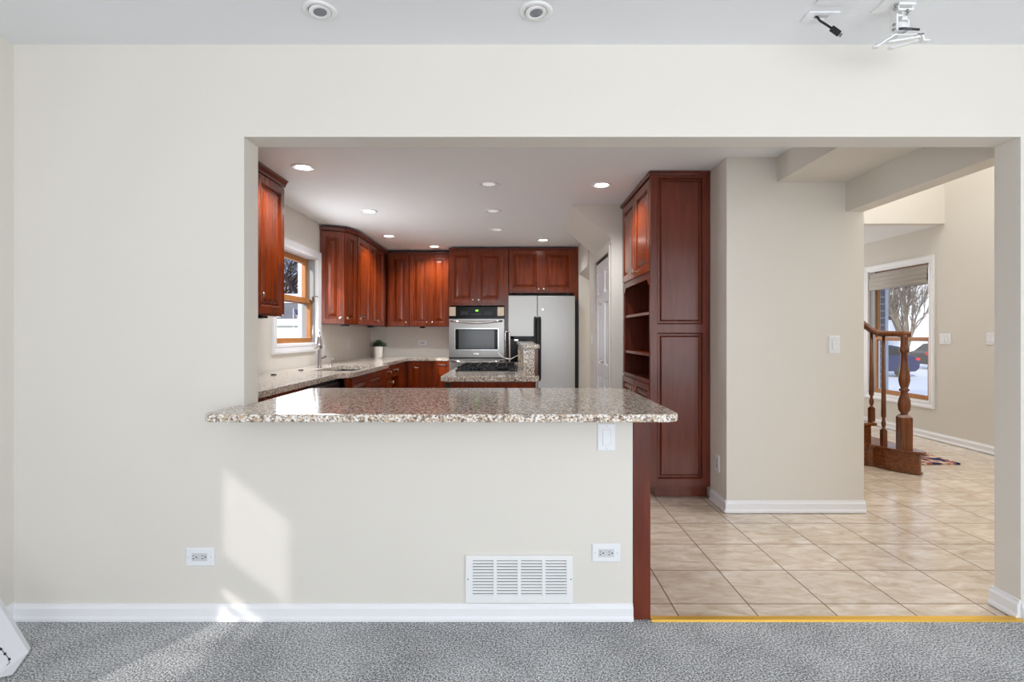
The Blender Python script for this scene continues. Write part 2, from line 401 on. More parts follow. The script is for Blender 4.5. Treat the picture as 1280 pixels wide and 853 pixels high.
# carpet and tile floor
struct(B(-2.3, -3.6, -.1, 3.3, D+.004, 0).build('floor', CARPET))
struct(B(-2.3, D+.004, -.1, 5.1, 8.3, -.004).build('floor', TILE))
struct(B(-2.3, -3.6, ZL, 3.3, D+.05, ZL+.12).build('ceiling', CEIL))
struct(B(-2.3, DB, ZK, 2.0, 8.2, ZK+.12).build('ceiling', CEIL))
struct(B(2.3, 6.15, 2.475, 5.0, 8.3, 2.6).build('ceiling', CEIL))
struct(B(2.2, 2.3, 5.0, 5.1, 6.3, 5.1).build('ceiling', CEIL))
# wall between the rooms, with the pass-through and the doorway cut out
PTH = [(-2.14,0),(.510,0),(.510,.884),(-1.154,.884),(-1.154,2.067),(2.171,2.067),(2.171,0),(3.3,0),(3.3,2.6),(-2.14,2.6)]
struct(MB().prism([(x, D, z) for x, z in PTH], (0, DB-D, 0)).build('wall_front', WALL))
WIN = (4.80, 1.125, 5.82, 2.04)      # kitchen window opening: y0,z0,y1,z1
SUNW = (-.03, .10, 1.25, 1.56)        # low side light in the living room's left wall
wall_open('wall_left', 'x', XL-.16, XL, -3.6, 8.2, 0, 2.6, [WIN, SUNW])
wall_open('wall_rear', 'y', -3.6, -3.45, -2.3, 3.3, 0, 2.6, [(-1.6, .4, 2.8, 2.3)])
wall_open('wall_right', 'x', 3.2, 3.35, -3.6, D, 0, 2.6, [(-2.2, .4, .4, 2.2)])
struct(B(XL, YB, 0, 1.30, YB+.15, ZK).build('wall_back', WALL))
# block between kitchen and hall, stair wall, closet walls
struct(B(1.463, 3.67, 0, 2.406, 4.95, 2.6).build('wall_center', WALL))
XC = .92
struct(MB().box(XC, 5.035, 0, 1.5, 5.126, ZK).box(XC, 5.126, 2.02, XC+.1, 6.0, ZK).box(XC, 6.0, 0, XC+.1, 6.47, ZK).box(XC+.1, 5.126, 0, 1.6, 6.0, .0001).build('wall_closet', WALL))
struct(B(XC+.12, 5.126, 0, XC+.16, 6.0, 2.02).build('wall_closet', mat('closet_dark', srgb(40, 38, 36), .9)))  # dark sheet standing for the shade inside the closet
struct(B(XC+.1, 6.35, 0, 2.3, 6.47, ZK).build('wall_closet', WALL))
struct(MB().prism([(.555, 5.035, ZK), (XC, 5.035, 2.12), (XC, 5.035, ZK)], (0, 1.04, 0)).build('ceiling', WALL))       # sloped underside of the stair
struct(MB().prism([(.897, 6.48, ZK), (.897, 6.48, 2.054), (1.3, 6.48, 1.80), (1.3, 6.48, ZK)], (0, .86, 0)).build('ceiling', WALL))
struct(B(.895, 7.34, 0, 1.9, 7.45, ZK).build('wall_passage', WALL))
struct(B(.893, 7.45, 0, 1.0, 8.0, ZK).build('wall_passage', WALL))
# soffit and beam between hall and kitchen, foyer walls
struct(B(1.81, DB, 2.267, 2.28, 3.67, ZK+.1).build('ceiling_soffit', WALL))
struct(B(2.28, DB, 2.063, 2.400, 3.67, 5.0).build('ceiling_beam', WALL))
struct(B(2.2, 3.67, 2.6, 2.406, 6.1, 5.0).build('wall_stair', WALL))
struct(B(2.3, 6.035, 2.475, 5.0, 6.15, 5.0).build('wall_upper', WALL))
struct(B(2.3, 8.1, 0, 5.0, 8.25, 2.6).build('wall_far', WALL))
FW = (6.255, .43, 7.33, 2.075)
wall_open('wall_foyer', 'x', XR, XR+.16, 2.3, 8.3, 0, 5.0, [FW])
struct(B(2.3, D, 2.6, 5.0, DB, 5.0).build('wall_upper', WALL))
struct(B(3.3, D, 0, 5.0, DB, 2.6).build('wall_front', WALL))
# baseboards
def base_run(name, x0, y0, x1, y1, n, h=.082, t=.014):
    a = Vector((x0, y0, 0)); b = Vector((x1, y1, 0)); n = Vector(n)
    prof = [(0, 0), (t+.006, 0), (t+.006, h*.16), (t, h*.3), (t, h*.74), (t*.55, h*.86), (t*.4, h), (0, h)]
    d = b-a; pts = [a+n*p+Vector((0, 0, z)) for p, z in prof]
    return struct(MB().prism(pts, d).build(name, TRIM))
base_run('baseboard_front', -2.14, D, .510, D, (0, -1, 0), h=.070)
base_run('baseboard_left', XL, -3.4, XL, D, (1, 0, 0), h=.075)
base_run('baseboard_front', 1.463-.014, 3.67, 2.406+.006, 3.67, (0, -1, 0))
base_run('baseboard_left', 1.463, 3.656, 1.463, 3.95, (-1, 0, 0))
base_run('baseboard_right', 2.171, D, 2.171, DB+.012, (-1, 0, 0), h=.082)
base_run('baseboard_front', 2.171, D, 3.2, D, (0, -1, 0), h=.070)
base_run('baseboard_right', XR, 2.42, XR, 8.1, (-1, 0, 0), h=.09)
base_run('baseboard_back', 2.5, 8.1, XR, 8.1, (0, -1, 0), h=.09)
struct(MB().prism([(.586, D-.022, .0), (.586, D-.016, .007), (.586, D+.014, .008), (.586, D+.022, 0)], (2.165-.586, 0, 0)).build('trim_1', BRASS))

# ------------------------------------------------------------------ kitchen window
def casing(name, axis_x, n, y0, z0, y1, z1, wd, t=.02):
    """flat profiled picture-frame casing around opening (inner y0..y1), on plane x=axis_x, outward n"""
    mb = MB()
    rings = [(0, 0), (0, t*.7), (wd*.25, t*.8), (wd*.3, t*.55), (wd*.75, t), (wd, t), (wd, 0)]
    prev = None
    for ins, d in rings:
        x = axis_x+n*d; cur = [(x, y0-ins, z0-ins), (x, y1+ins, z0-ins), (x, y1+ins, z1+ins), (x, y0-ins, z1+ins)]
        if prev:
            for i in range(4):
                j = (i+1) % 4; f = [prev[i], prev[j], cur[j], cur[i]]
                mb.add(f if n < 0 else f[::-1], [(0, 1, 2, 3)])
        prev = cur
    return mb
def sash(x0, x1, y0, z0, y1, z1, w_, wb=None):
    wb = wb or w_
    return MB().box(x0, y0, z0, x1, y0+w_, z1).box(x0, y1-w_, z0, x1, y1, z1).box(x0, y0+w_, z0, x1, y1-w_, z0+wb).box(x0, y0+w_, z1-w_, x1, y1-w_, z1)
y0, z0, y1, z1 = WIN
win = struct(empty('window_1', (XL-.06, (y0+y1)/2, z0)))
casing('x', XL, 1, y0, z0, y1, z1, .08).build('casing', TRIM, win)
MB().box(XL-.15, y0-.002, z0-.002, XL, y0+.01, z1).box(XL-.15, y1-.01, z0, XL, y1+.002, z1).box(XL-.15, y0, z1-.01, XL, y1, z1+.002).box(XL-.15, y0, z0-.002, XL, y1, z0+.012).build('jamb', TRIM, win)
MB().box(XL-.14, y1-.06, z0+.012, XL-.02, y1-.01, z1-.01).box(XL-.14, y0+.01, z0+.012, XL-.02, y0+.06, z1-.01).build('jamb_liner', RAIL, win)
zm = 1.575
s1 = sash(XL-.075, XL-.035, y0+.03, z0+.012, y1-.055, zm+.03, .05).build('lower_sash', OAKT, win, bevel=.003)
B(XL-.057, y0+.08, z0+.062, XL-.053, y1-.105, zm-.02).build('glass_pane', GLASS, s1)
s2 = sash(XL-.125, XL-.085, y0+.03, zm-.03, y1-.055, z1-.01, .055).build('upper_sash', OAKT, win, bevel=.003)
B(XL-.107, y0+.08, zm+.02, XL-.103, y1-.105, z1-.065).build('glass_pane', GLASS, s2)
lt = MB().box(XL-.03, y1-.13, zm+.0, XL-.005, y1-.07, zm+.05).tube([(XL-.02, y1-.1, zm+.045), (XL+.015, y1-.08, zm+.055), (XL+.03, y1-.06, zm+.05)], .006).build('sash_lock', STEEL, s1)
MB().box(XL-.205, y1-.01, z0-.1, XL-.161, y1+.1, z1+.1).build('exterior_trim', VINYL, win)

# ------------------------------------------------------------------ foyer window with roman shade
y0, z0, y1, z1 = FW
fw = struct(empty('window_2', (XR+.06, (y0+y1)/2, z0)))
casing('x', XR, -1, y0, z0, y1, z1, .075).build('casing', TRIM, fw)
MB().box(XR, y0-.002, z0-.002, XR+.15, y0+.01, z1).box(XR, y1-.01, z0, XR+.15, y1+.002, z1).box(XR, y0, z1-.01, XR+.15, y1, z1+.002).box(XR, y0, z0-.002, XR+.15, y1, z0+.012).build('jamb', TRIM, fw)
B(XR+.012, y1-.108, z0+.012, XR+.06, y1-.01, z1-.01).build('jamb_liner', RAIL, fw)
zm = 1.16
s1 = sash(XR+.012, XR+.034, y0+.012, z0+.012, y1-.11, zm+.03, .036, .055).build('lower_sash', OAKT, fw, bevel=.003)
B(XR+.022, y0+.045, z0+.06, XR+.025, y1-.142, zm-.02).build('glass_pane', GLASS, s1)
s2 = sash(XR+.037, XR+.059, y0+.012, zm-.02, y1-.11, z1-.01, .036).build('upper_sash', OAKT, fw, bevel=.003)
B(XR+.046, y0+.045, zm+.02, XR+.049, y1-.142, z1-.06).build('glass_pane', GLASS, s2)
mb = MB()
for k in range(4):
    zt = z1-.03-k*.05; dp = .004+.006*k
    mb.prism([(XR-dp*.3, y0+.035, zt), (XR+.01, y0+.035, zt), (XR+.01, y0+.035, zt-.08), (XR-dp, y0+.035, zt-.07), (XR-dp*.95, y0+.035, zt-.03)], (0, y1-y0-.065, 0), True)
rs = mb.build('roman_shade', SHADE)
tag(rs, 'grey fabric roman shade folded up at the top of the foyer window', 'window shade')

# ------------------------------------------------------------------ peninsula
cab = empty('peninsula_cabinet', (.0, 2.7, 0), 'cherry wood end panel and base cabinet under the breakfast bar counter', 'cabinet')
B(.512, D-.002, 0, .586, 3.0, .882).build('end_panel', CHERRYD, cab, bevel=.002)
B(-1.15, DB+.005, .0, .508, 2.98, .88).build('body', CHERRYD, cab)
pts = [(x, y, .885) for x, y in rrect(-1.195, 2.033, .64, 3.05, (.05, .06, .11, .0))]
# slab wraps the wall end: clip its left part behind the wall
pl = []
for x, y, z in pts: pl.append((x, y, z))
n_left = [( -1.195, D-.001, .885), (-1.153, D-.001, .885), (-1.153, 3.05, .885)]
pl = [p for p in pl if not (p[0] < -1.19 and p[1] > 2.9)] + [(-1.153, 3.05, .885), (-1.153, D-.001, .885), (-1.195, D-.001, .885)]
o = MB().prism(pl, (0, 0, .031)).build('countertop', GRANITE, None, bevel=.006, seg=3)
tag(o, 'long speckled granite breakfast bar countertop on the half wall', 'countertop')

# ------------------------------------------------------------------ kitchen left run: base cabinets
ZC = .895; TC = .038
run = empty('base_cabinet', (-1.8, 4.0, 0), 'cherry base cabinet section left of the dishwasher', 'cabinet')
B(XL+.01, 3.06, .09, -1.475, 3.80, ZC-TC-.002).build('body', CHERRY, run)
door(run, (-1.475, 3.12, .70), (0, 1, 0), (1, 0, 0), .66, .14, (.33, .07), name='drawer')
door(run, (-1.475, 3.12, .10), (0, 1, 0), (1, 0, 0), .66, .58, (.6, .52))
dw = empty('dishwasher', (-1.8, 4.15, 0), 'dark stainless dishwasher under the counter left of the sink', 'dishwasher')
B(XL+.02, 3.82, .1, -1.47, 4.46, ZC-TC-.004).build('body', BLACKM, dw)
B(-1.47, 3.825, .12, -1.445, 4.455, ZC-TC-.03).build('front_panel', STEELD, dw, bevel=.004)
MB().tube([(-1.44, 3.87, .73), (-1.405, 3.88, .74), (-1.40, 4.14, .742), (-1.405, 4.4, .74), (-1.44, 4.41, .73)], .013).build('handle', STEEL, dw)
sb = empty('sink_cabinet', (-1.75, 5.2, 0), 'cherry sink base cabinet standing proud with two false drawer fronts', 'cabinet')
B(XL+.01, 4.48, .09, -1.40, 5.86, ZC-TC-.14).build('body', CHERRY, sb)
B(-1.42, 4.48, ZC-TC-.14, -1.40, 5.86, ZC-TC-.002).build('top_rail', CHERRY, sb)
door(sb, (-1.40, 4.56, .69), (0, 1, 0), (1, 0, 0), .52, .15, name='false_drawer')
door(sb, (-1.40, 5.10, .69), (0, 1, 0), (1, 0, 0), .52, .15, name='false_drawer')
door(sb, (-1.40, 4.56, .10), (0, 1, 0), (1, 0, 0), .52, .57, (.47, .52))
door(sb, (-1.40, 5.10, .10), (0, 1, 0), (1, 0, 0), .52, .57, (.05, .52))
dc = empty('drawer_cabinet', (-1.8, 6.0, 0), 'narrow cherry drawer stack right of the sink cabinet', 'cabinet')
B(XL+.01, 5.87, .09, -1.475, 6.10, ZC-TC-.002).build('body', CHERRY, dc)
for k, zz in enumerate((.71, .50, .29, .11)):
    door(dc, (-1.475, 5.88, zz), (0, 1, 0), (1, 0, 0), .21, .13 if k == 0 else .19, (.105, .065 if k == 0 else .1), name='drawer')
bc = empty('base_cabinet', (-1.8, 6.45, 0), 'cherry base cabinet with an open cubby near the back left corner', 'cabinet')
MB().box(XL+.01, 6.11, .09, -1.475, 6.42, ZC-TC-.002).box(XL+.01, 6.42, .09, XL+.05, 6.86, ZC-TC-.002).box(XL+.05, 6.84, .09, -1.475, 6.86, ZC-TC-.002).box(XL+.05, 6.42, .09, -1.475, 6.84, .11).box(XL+.05, 6.42, .70, -1.475, 6.84, .72).build('body', CHERRY, bc)
door(bc, (-1.475, 6.12, .71), (0, 1, 0), (1, 0, 0), .29, .14, (.145, .07), name='drawer')
door(bc, (-1.475, 6.43, .71), (0, 1, 0), (1, 0, 0), .41, .14, (.2, .07), name='drawer')
door(bc, (-1.475, 6.12, .10), (0, 1, 0), (1, 0, 0), .29, .6, (.25, .55))
B(-1.9, 6.43, .52, -1.465, 6.83, .545).build('shelf', RAWW, bc)
kb = empty('corner_cabinet', (-1.4, 7.7, 0), 'cherry corner base cabinet with one tall door under the back counter', 'cabinet')
B(XL+.01, 6.87, .09, -1.49, 7.44, ZC-TC-.002).build('body', CHERRY, kb)
B(XL+.01, 7.445, .09, -1.225, YB-.01, ZC-TC-.002).build('body', CHERRYD, kb)
door(kb, (-1.465, 7.445, .10), (1, 0, 0), (0, -1, 0), .225, .745, None)
tb = empty('trash_cabinet', (-1.05, 7.7, 0), 'cherry pull out bin cabinet with a bar handle left of the ovens', 'cabinet')
B(-1.22, 7.445, .09, -.90, YB-.01, ZC-TC-.002).build('body', CHERRY, tb)
d_ = door(tb, (-1.105, 7.445, .10), (1, 0, 0), (0, -1, 0), .215, .745, None, flat=True)
MB().tube([(-1.07, 7.425, .80), (-1.07, 7.395, .80), (-.93, 7.395, .80), (-.93, 7.425, .80)], .007).build('handle', CHROME, d_)
# L-shaped countertop with sink cut-out (outline traced in plan)
SX0, SX1, SY0, SY1 = -1.80, -1.43, 4.78, 5.62
L = MB()
def slab(x0, y0_, x1, y1_): L.box(x0, y0_, ZC-TC, x1, y1_, ZC)
slab(XL+.002, 3.052, SX0, YB-.002)
L.prism([(SX0, 3.052, ZC-TC), (-1.445, 3.052, ZC-TC), (-1.45, 4.40, ZC-TC), (-1.375, 4.50, ZC-TC), (-1.36, 4.55, ZC-TC), (-1.36, SY0, ZC-TC), (SX0, SY0, ZC-TC)], (0, 0, TC))
slab(SX1, SY0, -1.36, SY1)
L.prism([(SX0, SY1, ZC-TC), (-1.36, SY1, ZC-TC), (-1.36, 5.83, ZC-TC), (-1.385, 5.88, ZC-TC), (-1.46, 5.92, ZC-TC), (-1.455, 7.36, ZC-TC), (-1.40, 7.41, ZC-TC), (-.897, 7.41, ZC-TC), (-.897, YB-.002, ZC-TC), (SX0, YB-.002, ZC-TC)], (0, 0, TC))
ct = L.build('countertop', GRANITE, bevel=0)
tag(ct, 'L-shaped beige granite countertop along the window wall and back wall', 'countertop')
# sink
sk = empty('kitchen_sink', (-1.6, 5.2, ZC-.2), 'double bowl stainless sink set into the counter below the window', 'sink')
mb = MB()
def basin(x0, y0_, x1, y1_, zt, dep):
    i = .02
    a = [(x0, y0_), (x1, y0_), (x1, y1_), (x0, y1_)]; b = [(x0+i, y0_+i), (x1-i, y0_+i), (x1-i, y1_-i), (x0+i, y1_-i)]
    vs = [(x, y, zt) for x, y in a]+[(x, y, zt-dep) for x, y in b]
    mb.add(vs, [(0, 4, 5, 1), (1, 5, 6, 2), (2, 6, 7, 3), (3, 7, 4, 0), (4, 7, 6, 5)])
    mb.add([(x, y, zt) for x, y in a]+[(x, y, zt-dep-.003) for x, y in b], [(1, 5, 4, 0), (2, 6, 5, 1), (3, 7, 6, 2), (0, 4, 7, 3), (5, 6, 7, 4)])
basin(SX0-.005, SY0-.005, SX1+.005, 5.19, ZC-TC+.0, .09); basin(SX0-.005, 5.22, SX1+.005, SY1+.005, ZC-TC, .09)
mb.box(SX0, 5.19, ZC-TC-.03, SX1, 5.22, ZC-TC-.004)
mb.build('bowls', STEELD, sk)
MB().lathe((-1.6, 5.0, ZC-TC-.089), [(.04, 0), (.04, .004), (.02, .006)], 16).build('drain', CHROME, sk)
# faucet with pull down spout
fx, fy = -1.875, 5.14
fa = empty('kitchen_faucet', (fx, fy, ZC), 'tall brushed steel pull down faucet standing behind the sink', 'faucet')
MB().lathe((fx, fy, ZC), [(.03, 0), (.03, .01), (.024, .02), (.023, .19), (.02, .2)], 20).build('body', CHROME, fa)
sp_ = [(fx, fy, ZC+.19)]
for k in range(13):
    a = math.pi*(1-k/12); t_ = .06+.06*math.cos(a); sp_.append((fx+.34*t_, fy-.94*t_, ZC+.315+.05*math.sin(a)))
MB().tube(sp_, .0125, 12).build('spout', CHROME, fa)
MB().lathe((fx+.041, fy-.113, ZC+.185), [(.026, 0), (.034, .01), (.03, .06), (.02, .11), (.017, .145)], 16).build('spray_head', CHROME, fa)
MB().tube([(fx, fy+.02, ZC+.09), (fx, fy+.05, ZC+.095), (fx+.02, fy+.065, ZC+.10), (fx+.05, fy+.07, ZC+.115)], .008).build('lever', STEELD, fa)
o = MB().lathe((-1.9, 5.55, ZC), [(.018, 0), (.018, .006), (.009, .01), (.009, .06), (.012, .062), (.012, .075)], 14).tube([(-1.9, 5.55, ZC+.07), (-1.85, 5.55, ZC+.072)], .006).build('soap_dispenser', STEEL)
tag(o, 'small steel soap dispenser pump on the counter right of the faucet', 'soap dispenser')
o = MB().lathe((-1.93, 4.30, ZC), [(.022, 0), (.022, .006), (.016, .009)], 16).build('sink_stopper', BLACKM)
tag(o, 'dark round cap lying on the counter nearer the breakfast bar', 'cap', )
o = MB().lathe((-1.93, 4.85, ZC), [(.022, 0), (.022, .006), (.016, .009)], 16).build('sink_stopper', BLACKM)
tag(o, 'dark round cap lying on the counter just left of the faucet', 'cap', )
# plant
pp = W(473, 446, 7.4); pp.z = ZC
pt = empty('potted_plant', pp, 'small dark green plant in a white tapered pot in the counter corner', 'potted plant')
MB().lathe(pp, [(.05, 0), (.052, .005), (.068, .155), (.064, .16), (.06, .145)], 24).build('pot', POT, pt)
MB().lathe(pp+Vector((0, 0, .14)), [(.06, 0), (.058, .006)], 20).build('soil', SOIL, pt)
mb = MB()
for k in range(260):
    a = random.uniform(0, 2*math.pi); e = random.uniform(.1, 1.5); r = random.uniform(.05, .12)
    dv = Vector((math.cos(a)*math.cos(e), math.sin(a)*math.cos(e), math.sin(e)*.75)); tip = pp+Vector((0, 0, .155))+dv*r
    sd = dv.orthogonal().normalized()*.009; up = dv.cross(sd).normalized()*.006
    mb.add([tip-sd, tip+dv*.02+up, tip+sd, tip-dv*.018], [(0, 1, 2, 3)])
for k in range(14):
    a = k*.45; mb.tube([pp+Vector((0, 0, .14)), pp+Vector((math.cos(a)*.06, math.sin(a)*.06, .22))], .003, 5)
mb.build('foliage', LEAFM, pt)

# ------------------------------------------------------------------ upper cabinets
def crown(pts, z0, z1, out, closed_back=None):
    mb = MB()
    for i in range(len(pts)-1):
        a, b = Vector((*pts[i], 0)), Vector((*pts[i+1], 0)); d = (b-a); n = Vector((d.y, -d.x, 0)).normalized()
        prof = [(-.01, z0), (.006, z0), (.010, z0+.3*(z1-z0)), (out*.8, z1-.25*(z1-z0)), (out, z1-.01), (out, z1), (-.01, z1)]
        mb.prism([a+n*p+Vector((0, 0, z)) for p, z in prof], d)
    return mb
# near left cabinet
uc = empty('wall_cabinet', (-1.97, 3.7, 1.355), 'cherry wall cabinet left of the kitchen window beside the pass-through edge', 'cabinet')
B(XL+.003, 2.95, 1.36, -1.835, 4.235, 2.40).build('body', CHERRY, uc, bevel=.002)
door(uc, (-1.835, 3.79, 1.375), (0, 1, 0), (1, 0, 0), .44, 1.0, (.05, .135))
door(uc, (-1.835, 3.33, 1.375), (0, 1, 0), (1, 0, 0), .44, 1.0, (.39, .135))
crown([(-1.82, 2.95), (-1.82, 4.245)], 2.385, 2.438, .03).build('crown', CHERRYD, uc)
k_ = knob_mb((-1.98, 4.235, 1.40), (0, 1, 0), .014, .05).build('hook', BLACKM, uc)
def puck(x, y, z, lab):
    p_ = empty('puck_light', (x, y, z), lab, 'under cabinet light')
    B(x-.035, y-.05, z-.02, x+.035, y+.05, z-.001).build('housing', BLACK, p_, bevel=.004)
    MB().lathe((x, y, z-.024), [(.02, 0), (.022, .004)], 14).build('lens', CHROME, p_)
puck(-1.86, 3.92, 1.36, 'black under cabinet light below the cabinet left of the window')
# left run with angled end
A_, B_, C_, D_ = (-2.137, 5.89), (-1.895, 5.99), (-1.815, 6.22), (-1.815, 7.66)
lc = empty('wall_cabinet', (-1.95, 6.8, 1.34), 'tall cherry wall cabinets right of the window with an angled end', 'cabinet')
ins = .02
MB().prism([(XL+.003, 5.915, 1.335), (-1.902, 6.01, 1.335), (-1.836, 6.23, 1.335), (-1.836, YB-.003, 1.335), (XL+.003, YB-.003, 1.335)], (0, 0, 1.06)).build('body', CHERRYD, lc)
def face_door(a, b, par, z0, h, knob, t=.02):
    a = Vector((*a, z0)); b = Vector((*b, z0)); u = (b-a).normalized(); n = Vector((u.y, -u.x, 0)); return door(par, a-n*t+u*.004, u, n, (b-a).length-.008, h, knob)
face_door(A_, B_, lc, 1.345, 1.02, (.21, .06)); face_door(B_, C_, lc, 1.345, 1.02, (.03, .06))
for (ya, yb, kn) in ((6.24, 6.77, (.04, .06)), (6.78, 7.08, (.27, .06)), (7.09, 7.48, (.03, .06))):
    face_door((-1.815, ya), (-1.815, yb), lc, 1.345, 1.02, kn)
crown([(A_[0], A_[1]-.003), (B_[0]+.003, B_[1]), (C_[0]+.003, C_[1]), (-1.812, 7.68)], 2.375, 2.415, .018).build('crown', CHERRYD, lc)
puck(-1.93, 6.12, 1.335, 'black under cabinet light below the angled end of the left wall cabinets')
puck(-1.87, 7.0, 1.335, 'black under cabinet light below the left wall cabinets near the corner')
# back uppers
def backcab(lab, X0, X1, yf, z0, z1, doors, zd0, zd1, kz, name='wall_cabinet', ztop=None):
    c = empty(name, ((X0+X1)/2, yf+.2, z0), lab, 'cabinet')
    B(X0, yf+.02, z0, X1, YB-.003, z1).build('body', CHERRY, c)
    for (a, b, k) in doors:
        door(c, (a, yf+.02, zd0), (1, 0, 0), (0, -1, 0), b-a, zd1-zd0, (k if k > 0 else b-a+k, kz))
    crown([(X0, yf+.02), (X1, yf+.02)], zd1+.01, z1+.012, .03).build('crown', CHERRYD, c)
    return c
yf = 7.66; xx = lambda p: (p-VX)*yf/F
cb1 = empty('wall_cabinet', (-1.63, 7.8, 1.335), 'single door cherry wall cabinet in the back left corner', 'cabinet')
B(-1.812, yf+.02, 1.335, xx(511.2)-.002, YB-.003, 2.385).build('body', CHERRY, cb1)
door(cb1, (xx(486.5), yf+.02, 1.345), (1, 0, 0), (0, -1, 0), xx(510.6)-xx(486.5), 1.02, (xx(510.6)-xx(486.5)-.035, .05))
crown([(-1.79, yf+.02), (xx(511.2), yf+.02)], 2.37, 2.405, .02).build('crown', CHERRYD, cb1)
cb2 = empty('wall_cabinet', (-1.2, 7.8, 1.335), 'double door cherry wall cabinet left of the ovens', 'cabinet')
B(xx(511.2)+.002, yf+.02, 1.335, xx(561)-.0, YB-.003, 2.385).build('body', CHERRY, cb2)
for a, b, k in ((512, 536.6, -1), (537.2, 560.4, 1)):
    wd = xx(b)-xx(a); door(cb2, (xx(a), yf+.02, 1.345), (1, 0, 0), (0, -1, 0), wd, 1.02, (wd-.035 if k < 0 else .035, .05))
crown([(xx(511.4), yf+.02), (xx(561), yf+.02)], 2.37, 2.405, .02).build('crown', CHERRYD, cb2)
puck(xx(527), 7.76, 1.335, 'black under cabinet light below the double door cabinet left of the ovens')
# oven tower
yo = 7.38; xo = lambda p: (p-VX)*yo/F; zo = lambda p: CH-(p-VY)*yo/F
ot = empty('oven_cabinet', (xo(596), 7.7, 0), 'tall cherry oven tower with two doors above the built in ovens', 'cabinet')
MB().box(xo(561)+.002, yo+.02, zo(382), xo(635.5), YB-.003, 2.41).box(xo(631), yo+.02, 0, xo(635.5), YB-.003, zo(382)).box(xo(561)+.002, yo+.02, 0, xo(562)+.004, YB-.003, zo(382)).box(xo(562)+.004, yo+.02, 0, xo(631), YB-.003, .3).build('body', CHERRY, ot)
for a, b, k in ((562.3, 594.4, -1), (595.5, 629, 1)):
    wd = xo(b)-xo(a); door(ot, (xo(a), yo+.02, zo(379.4)), (1, 0, 0), (0, -1, 0), wd, zo(313.5)-zo(379.4), (wd-.035 if k < 0 else .035, .045))
crown([(xo(561), yo+.02), (xo(635.6), yo+.02)], zo(313), zo(310.5), .022).build('crown', CHERRYD, ot)
# double oven
ov = empty('double_oven', (xo(596), yo, zo(490)), 'stainless double wall oven with black control panel and green clock', 'oven')
X0, X1 = xo(561.6), xo(630.4)
B(X0+.02, yo+.022, .32, X1-.02, YB-.05, zo(384.5)).build('body', BLACKM, ov)
cp = MB().box(xo(569.8), yo-.012, zo(395.3), xo(621.8), yo+.02, zo(383.8)).build('control_panel', BLACK, ov, bevel=.003)
for a, b in ((561.6, 569.7), (621.9, 630.4)): B(xo(a), yo-.012, zo(395.3), xo(b), yo+.02, zo(384)).build('panel_end', mat('champagne_steel', srgb(190, 172, 150), .35, metal=.7), ov, bevel=.003)
B(X0, yo-.004, zo(398.6), X1, yo+.02, zo(395.5)).build('vent_strip', BLACK, ov)
B(xo(594.6), yo-.0135, zo(389.2), xo(598), yo-.011, zo(387.8)).build('clock', GREEN, cp)
BPR = mat('button_print', srgb(150, 150, 150), .6)
mb = MB(); mc = MB()
for gx in range(5):
    for gy in range(3):
        mb.box(xo(576.5+gx*1.9), yo-.0132, zo(390.2+gy*1.6), xo(577.1+gx*1.9), yo-.0118, zo(389.8+gy*1.6))
        mc.box(xo(606.5+gx*1.9), yo-.0132, zo(390.2+gy*1.6), xo(607.1+gx*1.9), yo-.0118, zo(389.8+gy*1.6))
mb.build('keypad', BPR, cp); mc.build('keypad', BPR, cp); mb = MB()
for gx in range(6): mb.box(xo(589+gx*2.4), yo-.0132, zo(393.4), xo(589.6+gx*2.4), yo-.0118, zo(392.8))
mb.build('key_row', BPR, cp)
def oven_door(zt, zb, lab=None):
    m = MB(); h = zt-zb
    wx0, wx1, wz0, wz1 = xo(569.3), xo(622.5), zt-h*.795, zt-h*.26
    m.box(X0, yo-.02, zb, wx0, yo+.02, zt).box(wx1, yo-.02, zb, X1, yo+.02, zt).box(wx0, yo-.02, zb, wx1, yo+.02, wz0).box(wx0, yo-.02, wz1, wx1, yo+.02, zt)
    d = m.build('oven_door', STEEL, ov)
    B(wx0+.001, yo-.012, wz0+.001, wx1-.001, yo+.015, wz1-.001).build('window', BLACK, d)
    B(xo(573.5), yo-.0135, wz0+.012, xo(618), yo-.0115, wz1-.012).build('window_glass', GREYG, d)
    t = MB(); e = .006
    t.box(wx0-e, yo-.024, wz0-e, wx0, yo-.018, wz1+e).box(wx1, yo-.024, wz0-e, wx1+e, yo-.018, wz1+e).box(wx0, yo-.024, wz0-e, wx1, yo-.018, wz0).box(wx0, yo-.024, wz1, wx1, yo-.018, wz1+e)
    t.build('window_trim', CHROME, d)
    pts = []
    for k in range(17):
        s = k/16; x = xo(563.5)+(xo(628)-xo(563.5))*s; bow = math.sin(math.pi*s)
        pts.append((x, yo-.022-.05*min(1, bow*2.2), zt-.028-.022*bow))
    MB().tube(pts, [.011+.009*math.sin(math.pi*k/16) for k in range(17)], 10).build('handle', CHROME, d)
    return d
d1 = oven_door(zo(398.9), zo(447))
B(xo(592.2), yo-.0225, zo(443.3), xo(598.8), yo-.0195, zo(441.6)).build('badge', CHROME, d1)
oven_door(zo(448.6), zo(493))
